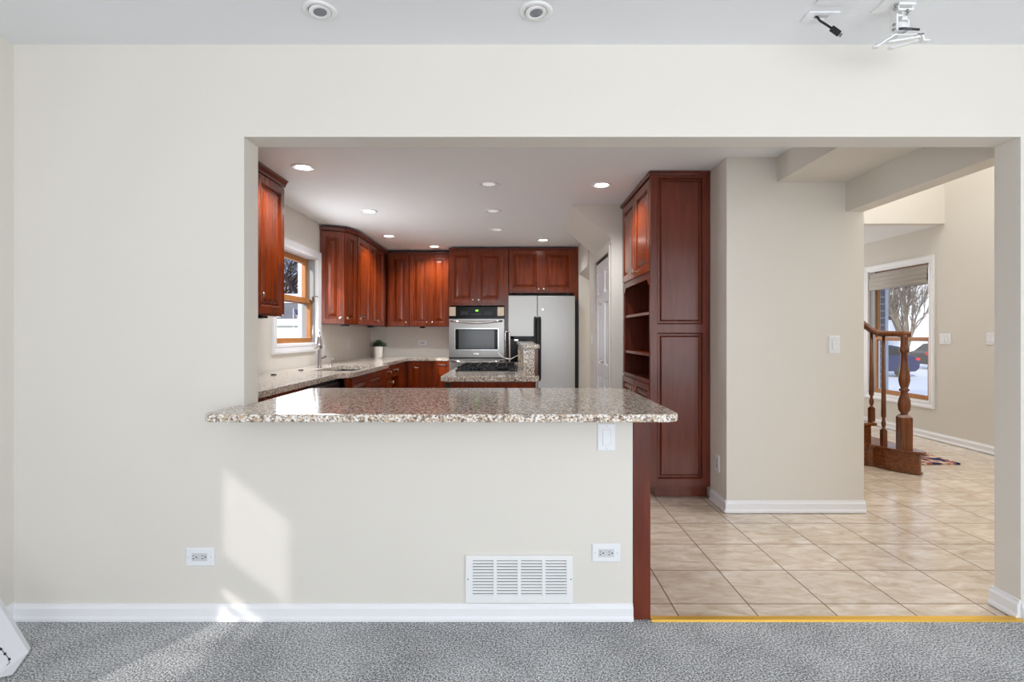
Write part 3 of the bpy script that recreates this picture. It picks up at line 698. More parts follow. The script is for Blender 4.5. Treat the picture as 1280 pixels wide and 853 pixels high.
# fridge cabinet and fridge
fc = empty('fridge_cabinet', (xo(678), 7.7, 1.6), 'cherry cabinet above the refrigerator with a tall side panel', 'cabinet')
MB().box(xo(636)+.004, yo+.02, zo(366.5), xo(717.4), YB-.003, 2.41).build('body', CHERRY, fc)
B(xo(717.4), yo-.0, 0, xo(722), YB-.003, 2.41).build('side_panel', CHERRY, fc)
for a, b, k in ((636.6, 675.9, -1), (677.2, 716.7, 1)):
    wd = xo(b)-xo(a); door(fc, (xo(a), yo+.02, zo(365.4)), (1, 0, 0), (0, -1, 0), wd, zo(313)-zo(365.4), (wd-.03 if k < 0 else .03, .04))
crown([(xo(636), yo+.02), (xo(722), yo+.02)], zo(312.5), zo(310), .022).build('crown', CHERRYD, fc)
yr = 7.22; xr = lambda p: (p-VX)*yr/F; zr = lambda p: CH-(p-VY)*yr/F
fr = empty('refrigerator', (xr(678), 7.5, 0), 'stainless side by side refrigerator with black handles and water dispenser', 'refrigerator')
B(xr(636)+.006, yr+.07, .02, xr(718), YB-.06, zr(372)).build('body', BLACKM, fr)
B(xr(636.5), yr+.05, zr(372), xr(717), yr+.3, zr(368.2)).build('hinge_cover', BLACKM, fr)
dx0, dx1, dz1, dz0 = xr(638), xr(667.2), zr(420.4), zr(455)
m = MB(); L0, L1, T = xr(635.6), xr(671.3), zr(369.9)
m.box(L0, yr, .08, dx0, yr+.065, T).box(dx1, yr, .08, L1, yr+.065, T).box(dx0, yr, .08, dx1, yr+.065, dz0).box(dx0, yr, dz1, dx1, yr+.065, T)
ld = m.build('left_door', FRIDGE, fr)
mb = MB().box(dx0, yr-.004, dz0, dx0+.045, yr+.01, dz1).box(dx1-.02, yr-.004, dz0, dx1, yr+.01, dz1).box(dx0, yr-.004, dz1-.035, dx1, yr+.01, dz1).box(dx0, yr-.004, dz0, dx1, yr+.01, dz0+.03).box(dx0, yr+.05, dz0, dx1, yr+.062, dz1)
mb.box(dx0+.06, yr+.01, dz1-.09, dx1-.05, yr+.05, dz1-.04)
dp_ = mb.build('dispenser', BLACK, ld)
B(dx0+.055, yr-.008, dz1-.062, dx0+.105, yr-.003, dz1-.045).build('badge', CHROME, dp_)
rd = B(xr(672), yr, .08, xr(718.8), yr+.065, T).build('right_door', FRIDGE, fr, bevel=.006)
MB().lathe((xr(678.5), yr, zr(387)), [(.012, 0), (.012, .003)], 16, (0, -1, 0)).build('badge', CHROME, rd)
for px_, par in ((669.2, ld), (674.3, rd)):
    x = xr(px_); MB().tube([(x, yr, zr(397.5)), (x, yr-.05, zr(400)), (x, yr-.055, zr(405)), (x, yr-.055, zr(468)), (x, yr-.05, zr(472)), (x, yr, zr(475))], .021, 10).build('handle', BLACKM, par)
B(xr(718.9), yr+.03, .02, xr(722.6), yr+.15, zr(375)).build('black_edge_strip', BLACKM, fr, bevel=.01)  # black strip along the refrigerator's right edge
# chrome edged frame standing between oven tower and fridge
Yc = 7.10; p0 = W(631.8, 414.5, Yc); p1 = W(636.4, 500, Yc)
st = empty('step_stool', (p0.x+.025, Yc, 0), 'narrow chrome framed folded step stool standing between ovens and refrigerator', 'step stool')
MB().tube([(p0.x, Yc, .0), (p0.x, Yc, p0.z-.02), (p0.x+.01, Yc, p0.z), (p1.x-.01, Yc, p0.z), (p1.x, Yc, p0.z-.02), (p1.x, Yc, 0)], .0085, 8).build('frame', CHROME, st)
B(p0.x+.012, Yc+.0, .02, p1.x-.012, Yc+.008, p0.z-.02).build('panel', BLACKM, st)

# ------------------------------------------------------------------ island
isl = empty('kitchen_island', (-.17, 5.2, 0), 'cherry wood kitchen island base below the cooktop', 'island')
B(-.50, 4.20, .09, .175, 6.26, ZC-.042).build('body', CHERRY, isl)
MB().box(-.47, 4.24, 0, .15, 6.2, .09).build('toe_kick', BLACKM, isl)
paneled((-.455, 4.20, .12), (1, 0, 0), (0, -1, 0), .545, .72, [(.05, .05, .495, .67)]).build('end_panel', CHERRY, isl)
B(-.54, 4.22, .2, -.502, 4.24, .84).build('recess_strip', BLACKM, isl)  # black strip painted in for the dark recess beside the end panel
mb = MB().prism([(x, y, ZC-.04) for x, y in rrect(-.57, 4.13, .20, 6.32, (.05, .06, .03, .03))], (0, 0, .04))
o = mb.build('countertop', GRANITE, bevel=.005); tag(o, 'beige granite countertop on the kitchen island holding the cooktop', 'countertop')
rb = empty('raised_bar', (.13, 5.2, ZC), 'raised granite bar ledge along the right side of the island', 'bar ledge')
MB().prism([(.077, 4.19, ZC), (.165, 4.19, ZC), (.165, 6.25, ZC), (.05, 6.25, ZC)], (0, 0, .215)).build('granite_riser', GRANITE, rb)
B(.167, 4.20, ZC, .192, 6.25, ZC+.213).build('backing_board', CHERRYD, rb)
MB().prism([(.068, 4.17, ZC+.215), (.075, 4.15, ZC+.215), (.19, 4.15, ZC+.215), (.205, 4.165, ZC+.215), (.215, 6.27, ZC+.215), (.035, 6.27, ZC+.215)], (0, 0, .033)).build('ledge_slab', GRANITE, rb, bevel=.006)
def side_outlet(y, lab):
    xs_ = .077-(y-4.19)*.0131
    o_ = empty('power_outlet', (xs_, y, ZC+.09), lab, 'outlet')
    B(xs_-.010, y-.035, ZC+.05, xs_-.001, y+.035, ZC+.165).build('cover_plate', BEIGEPL, o_, bevel=.003)
    MB().box(xs_-.0115, y-.016, ZC+.065, xs_-.0095, y+.016, ZC+.095).box(xs_-.0115, y-.016, ZC+.115, xs_-.0095, y+.016, ZC+.145).build('sockets', SLOT, o_)
side_outlet(4.45, 'beige outlet on the near end of the raised bar side')
side_outlet(5.7, 'beige outlet on the far end of the raised bar side')
c0 = W(622.8, 440, 5.75); c1 = Vector((.048, 5.7, ZC+.105))
o = MB().tube([c0, W(624, 443, 5.75), W(627, 446, 5.75), W(632, 448.2, 5.72), W(638, 449.3, 5.7), c1], .005, 8).build('cable', PLASTIC)
tag(o, 'short white cord curling from the raised bar outlet over the cooktop', 'cord')
# cooktop
ck = empty('gas_cooktop', (-.24, 5.1, ZC), 'black gas cooktop with iron grates set in the island counter', 'cooktop')
CX0, CX1, CY0, CY1 = -.515, .03, 4.72, 5.55
MB().prism([(x, y, ZC) for x, y in rrect(CX0, CY0, CX1, CY1, (.02,)*4)], (0, 0, .008)).build('glass_top', BLACK, ck)
for bx, by, r in ((-.38, 4.9, .04), (-.1, 4.9, .05), (-.38, 5.36, .045), (-.1, 5.36, .04), (-.24, 5.13, .055)):
    MB().lathe((bx, by, ZC+.008), [(r*1.2, 0), (r, .012), (r*.8, .013), (r*.8, .02), (r*.6, .022)], 18).build('burner', BLACKM, ck)
for gx0, gx1 in ((CX0+.02, -.335), (-.325, -.16), (-.15, CX1-.02)):
    g = MB(); zt = ZC+.038; t = .0045
    for (a, b) in (((gx0, 4.75), (gx0, 5.52)), ((gx1, 4.75), (gx1, 5.52)), ((gx0, 4.75), (gx1, 4.75)), ((gx0, 5.52), (gx1, 5.52)), ((gx0, 5.13), (gx1, 5.13)), (((gx0+gx1)/2, 4.75), ((gx0+gx1)/2, 5.52)), ((gx0, 4.92), (gx1, 4.92)), ((gx0, 5.34), (gx1, 5.34))):
        g.box(min(a[0], b[0])-t, min(a[1], b[1])-t, zt-.014, max(a[0], b[0])+t, max(a[1], b[1])+t, zt)
    for fx_ in (gx0, gx1):
        for fy_ in (4.75, 5.13, 5.52): g.box(fx_-t, fy_-t, ZC+.008, fx_+t, fy_+t, zt-.012)
    g.build('grate', BLACKM, ck)
for k in range(5):
    knob_mb((-.47+k*.035, 4.745-.0, ZC+.008), (0, 0, 1), .012, .02).build('knob', STEELD, ck)

# ------------------------------------------------------------------ pantry tower on the right
YP = 3.97; XP = 1.016; XQ = 1.46
pt_ = empty('pantry_cabinet', (1.24, 4.5, 0), 'tall dark cherry pantry hutch with open shelves right of the pass-through', 'cabinet')
zp = lambda p: CH-(p-VY)*YP/F; xp = lambda p: (p-VX)*YP/F
mb = MB().box(XP+.002, YP+.02, .09, XQ, YP+.035, 2.40).box(XP+.022, 5.0, .09, XQ, 5.025, 2.40)
mb.box(XQ-.012, YP+.035, .09, XQ, 5.0, 2.40).box(XP+.022, YP+.035, .09, XQ-.012, 5.0, .86).box(XP+.022, YP+.035, 1.69, XQ-.012, 5.0, 2.40)
mb.build('body', CHERRYD, pt_)
m = paneled((XP, YP+.02, zp(608.5)), (1, 0, 0), (0, -1, 0), XQ-XP, 2.41-zp(608.5), [(xp(821.5)-XP, zp(599.2)-zp(608.5), xp(879)-XP, zp(415.9)-zp(608.5)), (xp(821.5)-XP, zp(405.7)-zp(608.5), xp(879)-XP, zp(221.5)-zp(608.5))], bev=.012)
m.build('side_panel', CHERRYD, pt_)
B(XP+.05, YP+.06, 0, XQ-.005, 4.99, .09).build('toe_kick', CHERRYD, pt_)
B(XP-.012, YP-.012, 2.405, XQ, 5.04, 2.436).build('crown', CHERRYD, pt_, bevel=.008)
for i, (a, b) in enumerate(((4.015, 4.50), (4.515, 5.0))):
    door(pt_, (XP+.022, a, 1.70), (0, 1, 0), (-1, 0, 0), b-a, .69, (.035 if i else b-a-.035, .045))
    door(pt_, (XP+.022, a, .68), (0, 1, 0), (-1, 0, 0), b-a, .16, (.035 if i else b-a-.035, .08), name='drawer')
    door(pt_, (XP+.022, a, .11), (0, 1, 0), (-1, 0, 0), b-a, .55, (.035 if i else b-a-.035, .5))
mb = MB().box(XP+.012, YP+.035, .86, XP+.03, 4.05, 1.69).box(XP+.012, 4.97, .86, XP+.03, 5.02, 1.69).box(XP+.012, 4.05, .845, XP+.03, 4.97, .875)
mb.prism([(XP+.012, 4.05, 1.69), (XP+.012, 4.05, 1.60), (XP+.012, 4.08, 1.60), (XP+.012, 4.12, 1.645), (XP+.012, 4.90, 1.645), (XP+.012, 4.94, 1.60), (XP+.012, 4.97, 1.60), (XP+.012, 4.97, 1.69)], (.018, 0, 0))
mb.build('face_frame', CHERRYD, pt_)
B(XP+.02, 4.0, 1.672, XP+.2, 5.0, 1.69).build('top_board', CHERRYD, pt_)
for zz in (1.385, 1.065): B(XP+.022, YP+.036, zz-.011, XQ-.013, 4.999, zz+.011).build('shelf', CHERRY, pt_)

# ------------------------------------------------------------------ closet door (bifold) and casing
dr = struct(empty('door_1', (XC, 5.56, 0)))
for k in range(2):
    a = 5.135+k*.432
    paneled((XC+.04, a, .01), (0, 1, 0), (-1, 0, 0), .425, 1.98, [(.08, .16, .345, .78), (.08, .90, .345, 1.55), (.08, 1.64, .345, 1.88)], t=.03).build('door_leaf', TRIM, dr)
knob_mb((XC+.01, 5.50, .94), (-1, 0, 0), .016, .035).build('knob', NICKEL, dr)
B(XC+.01, 5.13, 1.992, XC+.06, 5.996, 2.019).build('track', BLACKM, dr)
mb = MB().box(XC-.014, 5.07, 0, XC-.001, 5.126, 2.075).box(XC-.014, 6.0, 0, XC-.001, 6.056, 2.075).box(XC-.014, 5.126, 2.02, XC-.001, 6.0, 2.075)
struct(mb.build('trim_2', WALL, bevel=.003))

# ------------------------------------------------------------------ wall plates
def plate(name, c, u, n, w_, h, lab, cat, inner, screws=True, m=PLASTIC):
    """c centre, u horizontal axis of plate, n outward; inner in ('rocker','rocker2','duplexH','duplexV','blank')"""
    c = Vector(c); u = Vector(u); n = Vector(n); v = Vector((0, 0, 1)); v = n.cross(u) if abs(n.z) > .5 else v
    R = Matrix((u, v, n)).transposed().to_4x4(); M = Matrix.Translation(c) @ R
    e = empty(name, c, lab, cat)
    ww, hh = w_/2, h/2
    MB().prism([(-ww, -hh, 0), (ww, -hh, 0), (ww, hh, 0), (-ww, hh, 0)], (0, 0, .003)).add([(-ww, -hh, .003), (ww, -hh, .003), (ww, hh, .003), (-ww, hh, .003), (-ww+.004, -hh+.004, .006), (ww-.004, -hh+.004, .006), (ww-.004, hh-.004, .006), (-ww+.004, hh-.004, .006)], [(0,1,5,4),(1,2,6,5),(2,3,7,6),(3,0,4,7),(4,5,6,7)]).xform(M).build('cover_plate', m, e)
    def bx(nm, x, y, a, b, z0, z1, mm, par=e): return B(x-a, y-b, z0, x+a, y+b, z1).xform(M).build(nm, mm, par)
    if inner.startswith('rocker'):
        k = 2 if inner == 'rocker2' else 1
        for i in range(k):
            x = (i-(k-1)/2)*.046
            bx('rocker_frame', x, 0, .0175, .034, .0058, .0066, PLASTIC_GREY)
            MB().prism([(x-.0155, -.032, .0066), (x-.0155, .032, .0066), (x-.0155, .032, .008), (x-.0155, 0, .0085), (x-.0155, -.032, .011)], (.031, 0, 0)).xform(M).build('rocker', PLASTIC, e)
    if inner.startswith('duplex'):
        H = inner == 'duplexH'
        bx('receptacle', 0, 0, .033 if H else .0165, .0165 if H else .033, .0058, .0075, PLASTIC_GREY)
        mb = MB()
        for s in (-1, 1):
            q = .019*s
            for (dx, dy, rx, ry) in ((-.006, .006, .004, .0012), (-.006, -.006, .004, .0015), (.006, 0, .0028, .0028)):
                x, y = (q+dx, dy) if H else (dy, q+dx)
                a, b = (rx, ry) if H else (ry, rx)
                mb.box(x-a, y-b, .0072, x+a, y+b, .0079)
        mb.xform(M).build('slots', SLOT, e)
    if screws:
        mb = MB()
        for s in (-1, 1):
            p = (s*.048, 0) if inner == 'duplexH' else (0, s*.048)
            mb.lathe((p[0], p[1], .0055), [(.003, 0), (.003, .0012)], 10)
        mb.xform(M).build('screws', PLASTIC_GREY, e)
    return e
PXW = D/F
plate('power_outlet', W(250.5, 696, D-.0005), (1, 0, 0), (0, -1, 0), .122, .078, 'white horizontal duplex outlet low on the wall at the far left', 'outlet', 'duplexH')
plate('power_outlet', W(757.5, 691, D-.0005), (1, 0, 0), (0, -1, 0), .122, .078, 'white horizontal duplex outlet low on the half wall above right of the vent', 'outlet', 'duplexH')
plate('light_switch', W(758, 546.5, D-.0005), (1, 0, 0), (0, -1, 0), .078, .118, 'white rocker switch on the half wall right under the bar counter', 'light switch', 'rocker')
plate('light_switch', W(1042.5, 431, 3.6695), (1, 0, 0), (0, -1, 0), .076, .122, 'white rocker switch on the wall between pantry and foyer', 'light switch', 'rocker')
plate('power_outlet', (1.4625, 3.83, .30), (0, 1, 0), (-1, 0, 0), .075, .12, 'white outlet low on the side wall right of the pantry cabinet', 'outlet', 'duplexV')
plate('light_switch', W(1182, 424, XR*F/(1182-VX)) + Vector((-.0005, 0, 0)), (0, -1, 0), (-1, 0, 0), .165, .122, 'white double switch plate right of the foyer window', 'light switch', 'rocker2')
plate('light_switch', W(1240, 424, XR*F/(1240-VX)) + Vector((-.0005, 0, 0)), (0, -1, 0), (-1, 0, 0), .12, .122, 'white switch plate beside the right door jamb in the foyer', 'light switch', 'rocker2')
plate('light_switch', (XL+.0005, 5.97, 1.05), (0, 1, 0), (1, 0, 0), .12, .118, 'white double switch plate right of the kitchen window behind the faucet', 'light switch', 'rocker2')
plate('power_outlet', (XL+.0005, 6.95, 1.10), (0, 1, 0), (1, 0, 0), .075, .118, 'white outlet on the window wall behind the sink counter', 'outlet', 'duplexV')
plate('power_outlet', W(528, 429, YB-.0005), (1, 0, 0), (0, -1, 0), .12, .078, 'white horizontal outlet on the back wall left of the ovens', 'outlet', 'duplexH')
plate('light_switch', (XC-.0005, 6.25, 1.50), (0, -1, 0), (-1, 0, 0), .075, .118, 'upper white switch plate beside the closet door', 'light switch', 'rocker')
plate('light_switch', (XC-.0005, 6.25, 1.17), (0, -1, 0), (-1, 0, 0), .075, .118, 'lower white switch plate beside the closet door', 'light switch', 'rocker')

# return air vent
vt = empty('air_vent', W(649, 752, D), 'white louvered return air vent low on the half wall', 'vent')
a = W(582.5, 693.5, D); b = W(715.8, 752.5, D); x0, x1, zt, zb = a.x, b.x, a.z, b.z
cols = [(591, 617), (621.2, 647), (651.2, 677.5), (681.5, 708)]
zz1, zz0 = W(0, 699.5, D).z, W(0, 744.2, D).z
ops = [((c0_-VX)*PXW-x0, zz0-zb, (c1_-VX)*PXW-x0, zz1-zb) for c0_, c1_ in cols]
m = MB(); us = [0]+[q for op in ops for q in (op[0], op[2])]+[x1-x0]
for i in range(0, len(us), 2): m.box(x0+us[i], D-.012, zb, x0+us[i+1], D-.001, zt)
for op in ops: m.box(x0+op[0], D-.012, zb, x0+op[2], D-.001, zz0).box(x0+op[0], D-.012, zz1, x0+op[2], D-.001, zt)
m.build('frame', WHITEM, vt)
B(x0+.02, D-.003, zb+.015, x1-.02, D-.001, zt-.015).build('dark_backing', SLOT, vt)  # dark sheet standing for the shade behind the louvers
for op in ops:
    m = MB(); n = 12; p = (zz1-zz0)/n
    for k in range(n):
        z = zz0+k*p
        m.prism([(x0+op[0], D-.005, z+p*.56), (x0+op[0], D-.0115, z+p*.0), (x0+op[0], D-.0125, z+p*.08), (x0+op[0], D-.0058, z+p*.62)], (op[2]-op[0], 0, 0))
    m.build('louvers', WHITEM, vt)
MB().lathe((x0+.009, D-.012, (zb+zt)/2), [(.003, 0), (.002, .002)], 8, (0, -1, 0)).lathe((x1-.009, D-.012, (zb+zt)/2), [(.003, 0), (.002, .002)], 8, (0, -1, 0)).build('screws', STEELD, vt)

# ------------------------------------------------------------------ ceiling lights
def recessed(px, py, Z, r, lit, lab, grp):
    Y = (Z-CH)*F/(VY-py); x = (px-VX)*Y/F
    e = empty('recessed_light', (x, Y, Z), lab, 'ceiling light', grp)
    MB().lathe((x, Y, Z-.001), [(r, 0), (r*.97, -.005), (r*.80, -.007), (r*.76, -.003), (r*.74, 0)], 32, cap=False).build('trim_ring', TRIM, e)
    MB().lathe((x, Y, Z-.0012), [(r*.78, 0), (r*.6, -.0012)], 28).build('reflector', CANINT, e)
    MB().lathe((x, Y, Z-.0026), [(r*.62, 0), (r*.55, -.003)], 24).build('lens', LEDW if lit else LEDOFF, e)
    if lit:
        l = light('SPOT', 'lamp_glow', (x, Y, Z-.03), 46*lit, WARM, aim=(0, 0, -1), spot=150, soft=.06)
    return e
G1 = 'lit recessed lights in the kitchen ceiling'; G2 = 'unlit recessed lights in the kitchen ceiling'
for px, py, lit, lab in ((379, 209, 1, 'bright recessed ceiling light nearest the left pass-through corner'), (461, 264, 1, 'bright recessed ceiling light second back along the window side'),
    (486, 295, 1, 'bright recessed ceiling light third back along the window side'), (543, 308, 1, 'bright recessed ceiling light in front of the back wall cabinets left of the ovens'),
    (752, 231, 1, 'bright recessed ceiling light near the pantry cabinet'), (679, 300, .35, 'small recessed ceiling light above the refrigerator')):
    recessed(px, py, ZK, .085, lit, lab, G1)
for px, py, lab in ((611, 230, 'dim recessed ceiling light over the island, nearest of three'), (616, 263.5, 'dim recessed ceiling light over the island, middle of three'), (621, 287, 'dim recessed ceiling light over the island, farthest of three')):
    recessed(px, py, ZK, .085, 0, lab, G2)
for px, py, lab in ((400, 13, 'unlit round gimbal downlight in the living room ceiling, left one'), (670, 14, 'unlit round gimbal downlight in the living room ceiling, middle of the picture')):
    Z = ZL; Y = (Z-CH)*F/(VY-py); x = (px-VX)*Y/F; r = .064
    e = empty('gimbal_downlight', (x, Y, Z), lab, 'ceiling light', 'gimbal downlights in the living room ceiling')
    MB().lathe((x, Y, Z), [(r, 0), (r*.98, -.004), (r*.88, -.0065), (r*.68, -.005), (r*.66, -.001)], 36, cap=False).build('trim_ring', WHITEM, e)
    ax = (.12, -.05, -1)
    MB().lathe((x, Y, Z-.001), [(r*.64, 0), (r*.64, .006), (r*.58, .009), (r*.40, .008), (r*.36, .003)], 32, ax).build('gimbal', WHITEM, e)
    MB().lathe((x, Y, Z-.004), [(r*.38, 0), (r*.38, .004), (r*.2, .0055)], 24, ax).build('lens', LENSG, e)

# ------------------------------------------------------------------ ceiling cable plate, blank plate, projector mount
def cpos(px, py, Z=ZL): Y = (Z-CH)*F/(VY-py); return Vector(((px-VX)*Y/F, Y, Z))
c = cpos(1025, 20)
e = empty('cable_plate', c, 'white ceiling wall plate with a black video cable hanging out', 'cable plate')
m = MB(); m.box(c.x-.06, c.y-.033, ZL-.006, c.x-.028, c.y+.033, ZL).box(c.x+.028, c.y-.033, ZL-.006, c.x+.06, c.y+.033, ZL).box(c.x-.028, c.y-.033, ZL-.006, c.x+.028, c.y-.013, ZL).box(c.x-.028, c.y+.011, ZL-.006, c.x+.028, c.y+.033, ZL)
m.build('cover_plate', PLASTIC, e, bevel=.002)
MB().box(c.x-.028, c.y-.013, ZL-.002, c.x+.028, c.y+.011, ZL-.0005).build('opening', PLASTIC_GREY, e)
Yc2 = c.y
cab_ = empty('video_cable', c, 'short black video cable with plug hanging from the ceiling plate', 'cable')
a1, a2, a3, a4 = Vector((c.x-.018, Yc2, ZL-.003)), W(1025, 26, Yc2-.0), W(1033, 31, Yc2), W(1039, 35, Yc2)
MB().tube([a1, W(1021, 20.5, Yc2), a2, a3, a4], .0042, 10).build('cord', BLACKM, cab_)
u = (W(1050, 43, Yc2)-W(1039, 35, Yc2)).normalized(); q = u.cross(Vector((0, 1, 0))).normalized()
def obox(p, u, q, L_, w_, t_):
    n = Vector((0, 1, 0)); P = [p-q*w_-n*t_, p+q*w_-n*t_, p+q*w_+n*t_, p-q*w_+n*t_]; return MB().prism(P, u*L_)
obox(W(1039, 35, Yc2), u, q, .040, .0105, .006).build('plug', BLACKM, cab_, bevel=.002)
obox(W(1049.6, 43, Yc2), u, q, .009, .0065, .003).build('plug_tip', STEEL, cab_)
c = cpos(1043, -1)
o = B(c.x-.06, c.y-.03, ZL-.006, c.x+.06, c.y+.028, ZL).build('blank_plate', PLASTIC, bevel=.002)
tag(o, 'white blank plate on the ceiling beside the cable plate at the picture top', 'wall plate')
Yj = 2.02; J = lambda px, py, dy=0: W(px, py, Yj+dy)
pm = empty('projector_mount', J(1125, 5), 'white metal projector mount bracket hanging from the ceiling', 'projector mount')
zc_ = ZL
m = MB().box(J(1097, 0).x, 1.93, zc_-.005, J(1160, 0).x, 2.06, zc_)
m.build('ceiling_plate', WHITEM, pm, bevel=.002)
X = lambda p: (p-VX)*Yj/F; Z_ = lambda p: CH-(p-VY)*Yj/F
m = MB().box(X(1118), Yj-.02, Z_(17), X(1119.5), Yj+.02, zc_).box(X(1135.5), Yj-.02, Z_(17), X(1137), Yj+.02, zc_).box(X(1118), Yj-.022, Z_(17), X(1137), Yj-.019, Z_(14.5)).box(X(1117), Yj-.03, zc_-.012, X(1138), Yj+.03, zc_-.005)
m.build('top_bracket', WHITEM, pm)
m = MB().box(X(1125), Yj-.012, Z_(27), X(1131.5), Yj+.012, Z_(14)).box(X(1116.5), Yj-.018, Z_(41), X(1118.5), Yj+.018, Z_(20)).box(X(1131), Yj-.018, Z_(41), X(1132.5), Yj+.018, Z_(28)).lathe((X(1118), Yj, Z_(34)), [(.02, 0), (.02, X(1131.5)-X(1118))], 20, (1, 0, 0)).box(X(1117), Yj-.02, Z_(24), X(1124), Yj-.017, Z_(22))
m.build('swivel_neck', WHITEM, pm)
m = MB()
for (px, py) in ((1114.5, 11), (1114, 15.5), (1129, 17.5), (1129, 21.5), (1112.5, 35), (1112, 41)): m.lathe((X(px), Yj-.019, Z_(py)), [(.0055, 0), (.0055, .005), (.003, .006)], 6, (0, -1, 0))
m.build('bolts', STEEL, pm)
MB().tube([J(1124, 36, -.02), J(1130, 35.5, -.03), J(1149, 37, -.03)], .0045, 8).build('arm_pin', STEELD, pm)
def bar(p, q_, w_, t_):
    p, q_ = Vector(p), Vector(q_); u = (q_-p); n = Vector((0, 0, 1)); s = u.cross(n).normalized(); n2 = s.cross(u).normalized()
    return MB().prism([p-s*w_-n2*t_, p+s*w_-n2*t_, p+s*w_+n2*t_, p-s*w_+n2*t_], u)
m = MB().prism([J(1112, 43, -.04), J(1155, 41.5, -.04), J(1155, 42.5, .06), J(1108, 44, .06)], (0, 0, -.004)); m.build('head_plate', WHITEM, pm)
for k, (a_, b_) in enumerate((((1118, 43.5, -.04), (1094, 59, -.06)), ((1120, 45, .03), (1096, 55, .08)), ((1148, 47, -.05), (1112, 53, -.07)), ((1150, 50, .05), (1113, 60.5, .02)))):
    bar(J(*a_), J(*b_), .010, .003).build('bracket_arm', WHITEM, pm, bevel=.001)
    MB().lathe(J(*b_)-Vector((0, 0, .003)), [(.009, 0), (.009, .006)], 14).build('foot_ring', WHITEM, pm)
m = MB(); 
for dy in (-.04, .045):
    m = MB().prism([J(1147, 41.5, dy), J(1155, 41.5, dy), J(1156, 48.5, dy), J(1163, 49, dy), J(1163, 50.5, dy), J(1154.5, 50.5, dy), J(1153, 43.5, dy), J(1147, 43.5, dy)], (0, .02, 0)); m.build('end_hook', WHITEM, pm)


# ------------------------------------------------------------------ white printed bag on the carpet, lower left
bgp = Vector((-2.0, 2.0, 0))
bag = empty('paper_bag', (-1.98, 1.97, 0), 'white paper bag with black dotted drawing lying tipped on the carpet', 'bag')
Yb = 2.03
pa = W(-40, 692, 2.05); pb = W(35.5, 816, 2.03); pb.z = .012; pc = W(15.5, 844, 1.906); pd = W(-10, 850, 1.88); pe = W(-10, 842, 1.90)
P = [pa, pb, pc, pd, pe]; Q = [p+Vector((-.018, .03, 0)) for p in P]
for q_ in P+Q: q_.z = max(q_.z, .006)
m = MB().add(P+Q, [(0, 4, 1), (1, 4, 3, 2), (5, 6, 9), (6, 7, 8, 9), (0, 1, 6, 5), (1, 2, 7, 6), (2, 3, 8, 7), (3, 4, 9, 8), (4, 0, 5, 9)])
fb = m.build('body', PAPER, bag)
nrm = (pb-pa).cross(pe-pa).normalized(); nrm = nrm if nrm.y < 0 else -nrm
def pw(px, py):
    o_ = Vector((0, 0, CH)); d_ = W(px, py, 1.0)-o_; return o_+d_*((pa-o_).dot(nrm)/d_.dot(nrm))
crs = [pw(-3, 806), pw(1, 812), pw(6, 818), pw(11.5, 824.5), pw(11.5, 829), pw(7, 834), pw(-2, 840)]
MB().tube([p+nrm*.001 for p in crs], .0012, 6).build('printed_line', STEELD, bag)
m = MB()
for p in crs[1:4]:
    m.lathe(p+nrm*.0005, [(.005, 0), (.004, .002)], 10, nrm)
m.build('printed_dots', SLOT, bag)

# ------------------------------------------------------------------ staircase
st = empty('staircase', (3.2, 5.4, 0), 'oak staircase with curved starter step and turned newel post in the foyer', 'staircase')
def starter(off, z0, z1, nm, m_):
    pts = [(3.30, 4.985-off), (3.335, 4.96-off), (3.37, 4.84-off), (3.42, 4.74-off), (3.48, 4.675-off), (3.53+off*.3, 4.645-off), (3.555+off, 4.66-off*.7), (3.565+off, 4.70), (3.565+off, 5.95), (3.30, 5.95)]
    return MB().prism([(x, y, z0) for x, y in pts], (0, 0, z1-z0)).build(nm, m_, st, bevel=.004)
starter(0, 0, .175, 'starter_riser', OAKH); starter(.028, .175, .20, 'starter_tread', OAKH)
starter(.01, 0, .02, 'starter_base_trim', OAKH)
for k in range(4):
    xr_ = 3.335-k*.25; z1 = .2*(k+2)
    B(xr_-.25 if k < 3 else 2.42, 4.985, 0, xr_, 5.95, z1-.028).build('step_block', OAKH, st)
    B(xr_-.26 if k < 3 else 2.41, 4.95, z1-.028, xr_+.035, 5.95, z1).build('tread', OAKH, st, bevel=.006)
def turned(c, z0, h, sq, prof, nm, sqh):
    c = Vector(c); m = MB()
    m.box(c.x-sq, c.y-sq, z0, c.x+sq, c.y+sq, z0+sqh)
    m.add([(c.x-sq, c.y-sq, z0+sqh), (c.x+sq, c.y-sq, z0+sqh), (c.x+sq, c.y+sq, z0+sqh), (c.x-sq, c.y+sq, z0+sqh), (c.x-sq*.55, c.y-sq*.55, z0+sqh+sq*.6), (c.x+sq*.55, c.y-sq*.55, z0+sqh+sq*.6), (c.x+sq*.55, c.y+sq*.55, z0+sqh+sq*.6), (c.x-sq*.55, c.y+sq*.55, z0+sqh+sq*.6)], [(0,1,5,4),(1,2,6,5),(2,3,7,6),(3,0,4,7),(4,5,6,7)])
    m.lathe((c.x, c.y, z0+sqh+sq*.4), prof, 20)
    return m.build(nm, OAK, st)
NX, NY = (1130.3-VX)*4.76/F, 4.76
zn = lambda p: CH-(p-VY)*4.76/F
rp = lambda p: p*4.76/F
b0 = .2+.255+.035*.4
npf = [(zn(y)-b0, rp(r)) for y, r in ((519.5, 3.5), (517.5, 3.9), (516, 4.2), (513, 6.2), (507, 7), (501, 6.6), (494, 4.5), (490, 3.7), (488.5, 5.5), (487, 5.7), (485.5, 3.8), (482, 5), (476, 6.3), (470, 6.1), (462, 4.6), (452, 3.9), (442, 3.6), (440, 5.2), (436.5, 5.4), (434, 4.3), (428, 4.0), (422, 4.2), (419.5, 4.4))]
npf = sorted(npf)
ang = math.radians(35)
m = MB(); sq = .046
